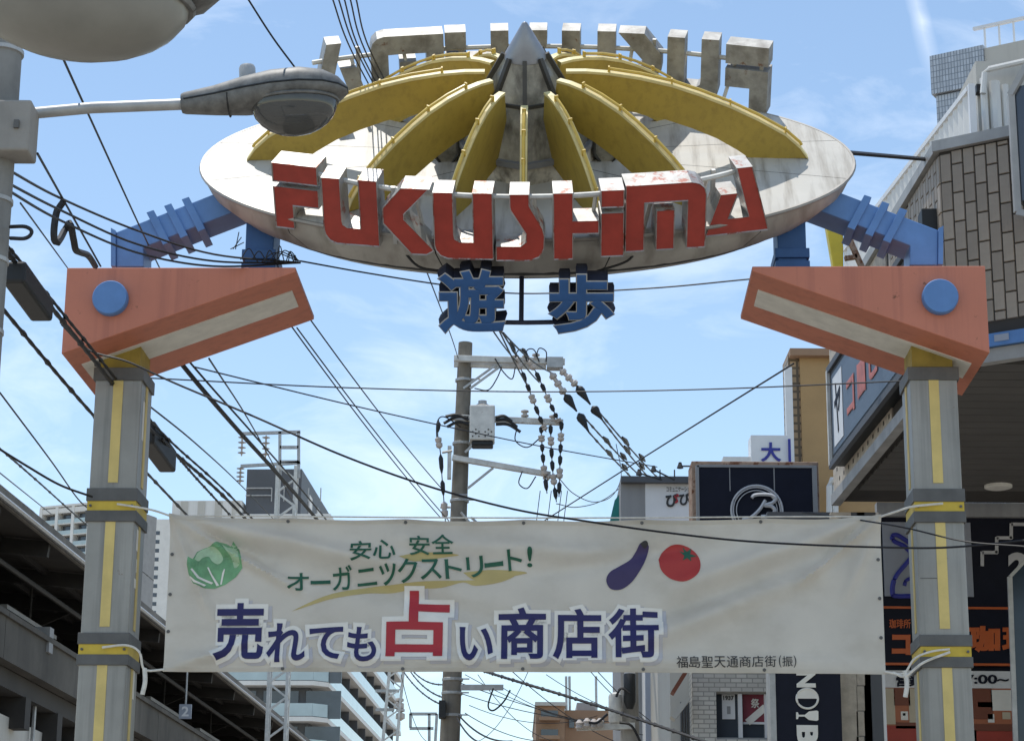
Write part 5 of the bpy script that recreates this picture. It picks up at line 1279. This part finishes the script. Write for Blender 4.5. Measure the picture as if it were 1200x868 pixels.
for pts in ([(870, 609), (880, 606), (890, 597), (897, 586)], [(881, 583), (884, 580), (893, 579), (904, 580), (909, 584), (905, 589), (896, 592), (904, 593), (908, 598), (903, 604), (892, 605)]):
    MB().tube(catmull([at(*p, 26.95)-rb for p in pts], 6), .024, 6).build('script_letter', M['silver'], bs)
for x in (830, 940): sbox(bs, 'support_bar', x, x+4, 645, 652, 27.5, .95, M['steel'])
for x in (855, 907): sbox(bs, 'panel_seam', x, x+.6, 548, 575, 26.995, .02, M['greywall'])
# hiragana shop sign
hs = thing('shop_sign', 'white shop sign with black and red hiragana left of the black sign', 'sign', (at(785, 620, 29).x, 29, at(785, 650, 29).z))
sbox(hs, 'board', 757, 815, 565, 660, 29.0, .4, M['signwhite'])
sbox(hs, 'grey_return', 728, 756.8, 562, 660, 29.02, 2.5, M['greywall'])
sbox(hs, 'top_flashing', 728, 815, 558, 564.5, 28.9, .8, M['darkgrey'])
rtext(hs, 'コミュニケーション', 781, 812, 570, 576, 28.99, M['p_black'], .01)
rtext(hs, 'び', 780, 795, 578, 594, 28.99, M['p_black'], .04); rtext(hs, 'び', 796, 809, 577, 592, 28.99, M['p_black'], .04)
rtext(hs, 'ゞ', 790, 796, 578, 590, 28.985, M['p_red'], .03)
rh = Vector(hs.location)
for px, py, tip in ((749, 554, (775, 562)), (766, 550, (790, 562)), (797, 546, (811, 546))):
    lm = thing('sign_spotlight', {749: 'leftmost little spotlight on an arm above the white shop sign', 766: 'middle little spotlight on an arm above the white shop sign', 797: 'rightmost little spotlight above the white shop sign'}[px], 'spotlight', at(*tip, 28.8), 0, 'sign spotlights')
    rl = Vector(lm.location); a = at(px, py, 28.2)-rl
    MB().tube([Vector((0, 0, 0)), a], .012, 5).build('arm', M['wire'], lm)
    MB(Matrix.Translation(a)).lathe([(.02, .05), (.024, .03), (.045, -.025), (.036, -.03)], 10).build('shade', M['rubber'], lm)
for px in (773, 790): sbox(hs, 'bracket_post', px, px+1.2, 550, 562, 28.9, .05, M['darkgrey'])
# teal awning
tl_ = thing('teal_awning', 'rounded teal awning edge left of the grey wall', 'awning', (at(724, 600, 29.5).x, 29.5, at(724, 640, 29.5).z))
rt = Vector(tl_.location); A_ = at(728, 576, 29.5)-rt; B_ = at(728, 650, 29.5)-rt; wd = A_.x-(at(715, 600, 29.5)-rt).x
prof = [(A_.x, A_.z), (A_.x-wd*.6, A_.z-.12), (A_.x-wd*.95, A_.z-.35), (A_.x-wd, A_.z-.6), (A_.x-wd, B_.z), (A_.x, B_.z)]
MB().prism(prof, 0, 1.6).build('awning_hood', M['teal'], tl_)
# white brick building below the banner
wb = thing('white_brick_building', 'white glazed brick shop building with posters in its window', 'building', (at(870, 840, 28.4).x, 28.4, 0))
sbox(wb, 'wall', 812, 836, 640, 870, 28.4, 5, M['whitebrick'], 0); sbox(wb, 'wall', 835.9, 906, 640, 810, 28.401, 5, M['whitebrick'])
sbox(wb, 'wall', 835.9, 906, 866, 880, 28.402, 5, M['whitebrick'], 0)
sbox(wb, 'side_wall', 786, 811.8, 640, 870, 28.9, 4, M['offwhite'], 0)
w_ = sbox(wb, 'window', 835.9, 900, 810, 866, 28.55, .05, M['glass'])
for (x0, x1, y0, y1) in ((834, 838, 809, 868), (866, 869.5, 811, 866), (897, 901, 809, 868), (834, 901, 808, 812), (834, 901, 864, 868)): sbox(wb, 'window_frame', x0, x1, y0, y1, 28.45, .08, M['signwhite'] if x0 > 840 else M['capgrey'])
sbox(wb, 'pale_jamb', 901, 906, 812, 866, 28.5, .1, M['palepanel'])
p1 = sbox(wb, 'poster', 846.5, 861, 813, 842, 28.53, .01, M['signwhite']); rtext(wb, '1937', 847.5, 860, 814.5, 820, 28.52, M['p_black'], .03)
sbox(wb, 'poster_bottle', 852, 856, 827, 836, 28.525, .005, M['greywall'])
p2 = sbox(wb, 'poster', 870.5, 898, 812, 848, 28.53, .01, mat('poster_maroon', (0.20, 0.025, 0.045), 0.5, var=.15)); sbox(wb, 'poster_strip', 871, 898, 845.5, 848, 28.525, .005, M['signwhite'])
rtext(wb, '祭', 880, 890, 818, 829, 28.52, M['p_white'], .02)
MB().bar(at(876, 846, 28.52)-Vector(wb.location), at(897, 828, 28.52)-Vector(wb.location), .01, .09).build('poster_strip', M['p_white'], wb)
r_ = Vector(wb.location); MB().bar(at(788, 812, 28.3)-r_, at(803, 788, 28.3)-r_, .3, .05).build('red_gutter', M['po_brown'], wb)
MB().bar(at(788, 842, 28.3)-r_, at(806, 818, 28.3)-r_, .3, .07).build('pale_hood', M['offwhite'], wb)
for k in range(4): sbox(wb, 'louvre', 798+k*3, 799+k*3, 822, 870, 28.85, .08, M['darkgrey'])
# pale buildings further left
pw = thing('pale_side_building', 'pale narrow building behind the white brick shop below the banner', 'building', (at(765, 840, 36).x, 36, 0))
sbox(pw, 'wall', 757, 790, 640, 870, 36, 6, M['white'], 0); sbox(pw, 'pale_strip', 757, 768, 640, 870, 35.9, .1, M['palepanel'], 0); sbox(pw, 'grey_wall', 738, 756.8, 640, 870, 37, 6, M['greywall'], 0)
# black bar sign
nb = thing('bar_sign', 'tall black bar sign with white sideways letters and wine glass', 'sign', (at(945, 830, 23.4).x, 23.4, 0))
sbox(nb, 'board', 908, 984, 770, 960, 23.4, .35, M['navy']); sbox(nb, 'steel_edge', 906, 908, 770, 960, 23.38, .35, M['steel'])
sbox(nb, 'back_wall', 908, 990, 600, 960, 23.9, .3, M['darkgrey'], 0)
rtext(nb, 'N', 933.5, 956, 786, 805, 23.39, M['p_white'], .05, rot=-90)
rn = Vector(nb.location); oc_ = at(946, 818, 23.385)-rn; pr_ = (at(958.5, 818, 23.385)-rn).x-oc_.x
for kk in range(2): pass
MB().tube([(oc_.x+pr_*math.sin(2*math.pi*k/32), oc_.y, oc_.z+pr_*.92*math.cos(2*math.pi*k/32)) for k in range(33)], .012, 6, cap=False).build('letter_ring', M['p_white'], nb)
MB().prism([(oc_.x+pr_*math.cos(rad(a)), oc_.z+pr_*.9*math.sin(rad(a))) for a in range(0, 181, 12)], oc_.y-.004, oc_.y+.01).build('letter_half', M['p_white'], nb)
gl = [at(x, y, 23.385)-rn for x, y in ((933, 834), (933, 842), (935, 842), (936, 839), (943, 839), (948, 843), (957, 844), (959, 843), (959, 833), (957, 832), (948, 833), (943, 837), (936, 837), (935, 834))]
MB().prism([(v.x, v.z) for v in gl], gl[0].y-.004, gl[0].y+.01).build('wine_glass', M['p_white'], nb)
rtext(nb, 'B', 934, 959, 849, 872, 23.39, M['p_white'], .05, rot=-90)
# tan stone pilasters between the bar and the corner shop
ps = thing('stone_pilaster', 'tan stone pilaster with dark gaps between bar sign and corner shop', 'pilaster', (at(1005, 840, 23.8).x, 23.8, 0))
for i, (x0, x1, m) in enumerate(((985, 997, 'stone'), (997.2, 1004, 'darkgrey'), (1004.2, 1013, 'brick'), (1013.2, 1026, 'darkgrey'), (1026.2, 1029.5, 'signwhite'))):
    if m == 'brick':
        sbox(ps, 'mortar_bed', x0, x1, 600, 960, 23.83, .3, M['mortar'], 0)
        for k in range(10): sbox(ps, 'stone_block', x0+.4, x1-.4, 774+k*29.5-(14 if 0 else 0), 774+k*29.5+28.5, 23.8, .1, M['stone'])
    else: sbox(ps, 'strip', x0, x1, 600, 960, 23.8+.01*i, .3, M[m], 0)
# far brown flats
bf = thing('brown_flats', 'brown apartment house far down the street below the banner', 'building', (at(670, 850, 95).x, 95, 0), rad(0))
sbox(bf, 'wall', 628, 662, 826, 868, 95, 12, M['brown'], 0); sbox(bf, 'side_wall', 662.2, 726, 832, 868, 96.5, 12, M['brown'], 0); sbox(bf, 'roof_edge', 627, 663, 822, 826, 94.8, 12, M['offwhite'])
sbox(bf, 'roof_house', 676, 700, 823, 832, 97, 6, M['greywall'])
for py in (832, 854):
    sbox(bf, 'window', 634, 654, py, py+9, 94.95, .2, M['glass']); sbox(bf, 'balcony', 632, 656, py+7, py+11, 94.3, .6, M['brown'])
for px in (667, 678, 690, 702): sbox(bf, 'window', px, px+6, 842, 852, 96.4, .2, M['glass'])
for px in (664, 668, 699): 
    r_ = Vector(bf.location); MB().tube([at(px, 832, 96)-r_, at(px-.5, 792, 96)-r_], .06, 5).build('aerial', M['steel'], bf)
# second pole with transformer
tp = thing('transformer_pole', 'dark far pole with a pale transformer can below the banner', 'utility pole', (at(738, 850, 33).x, 33, 0))
rp = Vector(tp.location)
MB().tube([(0, 0, 0), (0, 0, at(738, 770, 33).z)], [.19, .13], 16).build('shaft', M['concrete'], tp, smooth=True)
tcx = at(721, 830, 32.8)-rp; MB().lathe([(.08, -.21), (.10, -.18), (.10, .18), (.09, .21), (.03, .24)], 18, c=tcx).build('transformer_can', M['paintsteel'], tp, smooth=True)
MB().bar(at(676, 852, 32.8)-rp, at(744, 850, 32.8)-rp, .08, .09).build('crossarm', M['paintsteel'], tp)
for px in (679, 688, 696, 703): MB().lathe([(.02, -.06), (.06, -.03), (.05, .01), (.06, .04), (.02, .09)], 10, c=at(px, 847+((px*7) % 5), 32.7)-rp).build('insulator', M['insulator'], tp)
MB().lathe([(.05, -.3), (.09, -.2), (.09, .2), (.05, .25)], 12, c=at(738, 806, 32.7)-rp).build('cable_head', M['rubber'], tp, smooth=True)
MB().lathe([(.07, 0), (.08, .04), (.08, .16), (.05, .18)], 12, c=at(738, 797, 32.7)-rp).build('white_cap', M['signwhite'], tp, smooth=True)
for pts in ([(722, 816), (728, 806), (738, 812)], [(726, 846), (740, 850), (752, 872)], [(712, 836), (700, 846), (690, 846)]):
    MB().tube(catmull([at(*p, 32.6)-rp for p in pts], 5), .02, 5).build('lead', M['wire'], tp, smooth=True)
# yellow crane jib behind the right bracket
cr = thing('crane_jib', 'yellow tapered post with rusty triangular brace behind the right bracket', 'bracket', at(985, 330, 21))
rc = Vector(cr.location)
q = [at(x, y, 21)-rc for x, y in ((968, 262), (988, 266), (989, 345), (982, 345))]
MB().prism([(v.x, v.z) for v in q], 0, .12).build('yellow_post', M['crane'], cr, bevel=.01)
MB().bar(at(990, 268, 21)-rc, at(1012, 318, 21)-rc, .06, .05).build('brace', M['signframe'], cr)
MB().bar(at(990, 303, 21)-rc, at(1004, 301, 21)-rc, .06, .04).build('brace', M['signframe'], cr)
MB().bar(at(985, 336, 21)-rc+Vector((0, .06, 0)), Vector((c0.x, 21.06, at(985, 336, 21).z))-rc, .06, .06).build('wall_arm', M['signframe'], cr)
# small black loudspeaker on the tiled wall
lb = at(1090, 263, 18.95); ls = MB().box((lb.x-.09, lb.y-.1, lb.z-.12), (lb.x+.06, lb.y+.12, lb.z+.12)).build('wall_speaker', M['rubber'], None, bevel=.01); tag(ls, 'small black box on the tiled wall above the right arm', 'speaker')
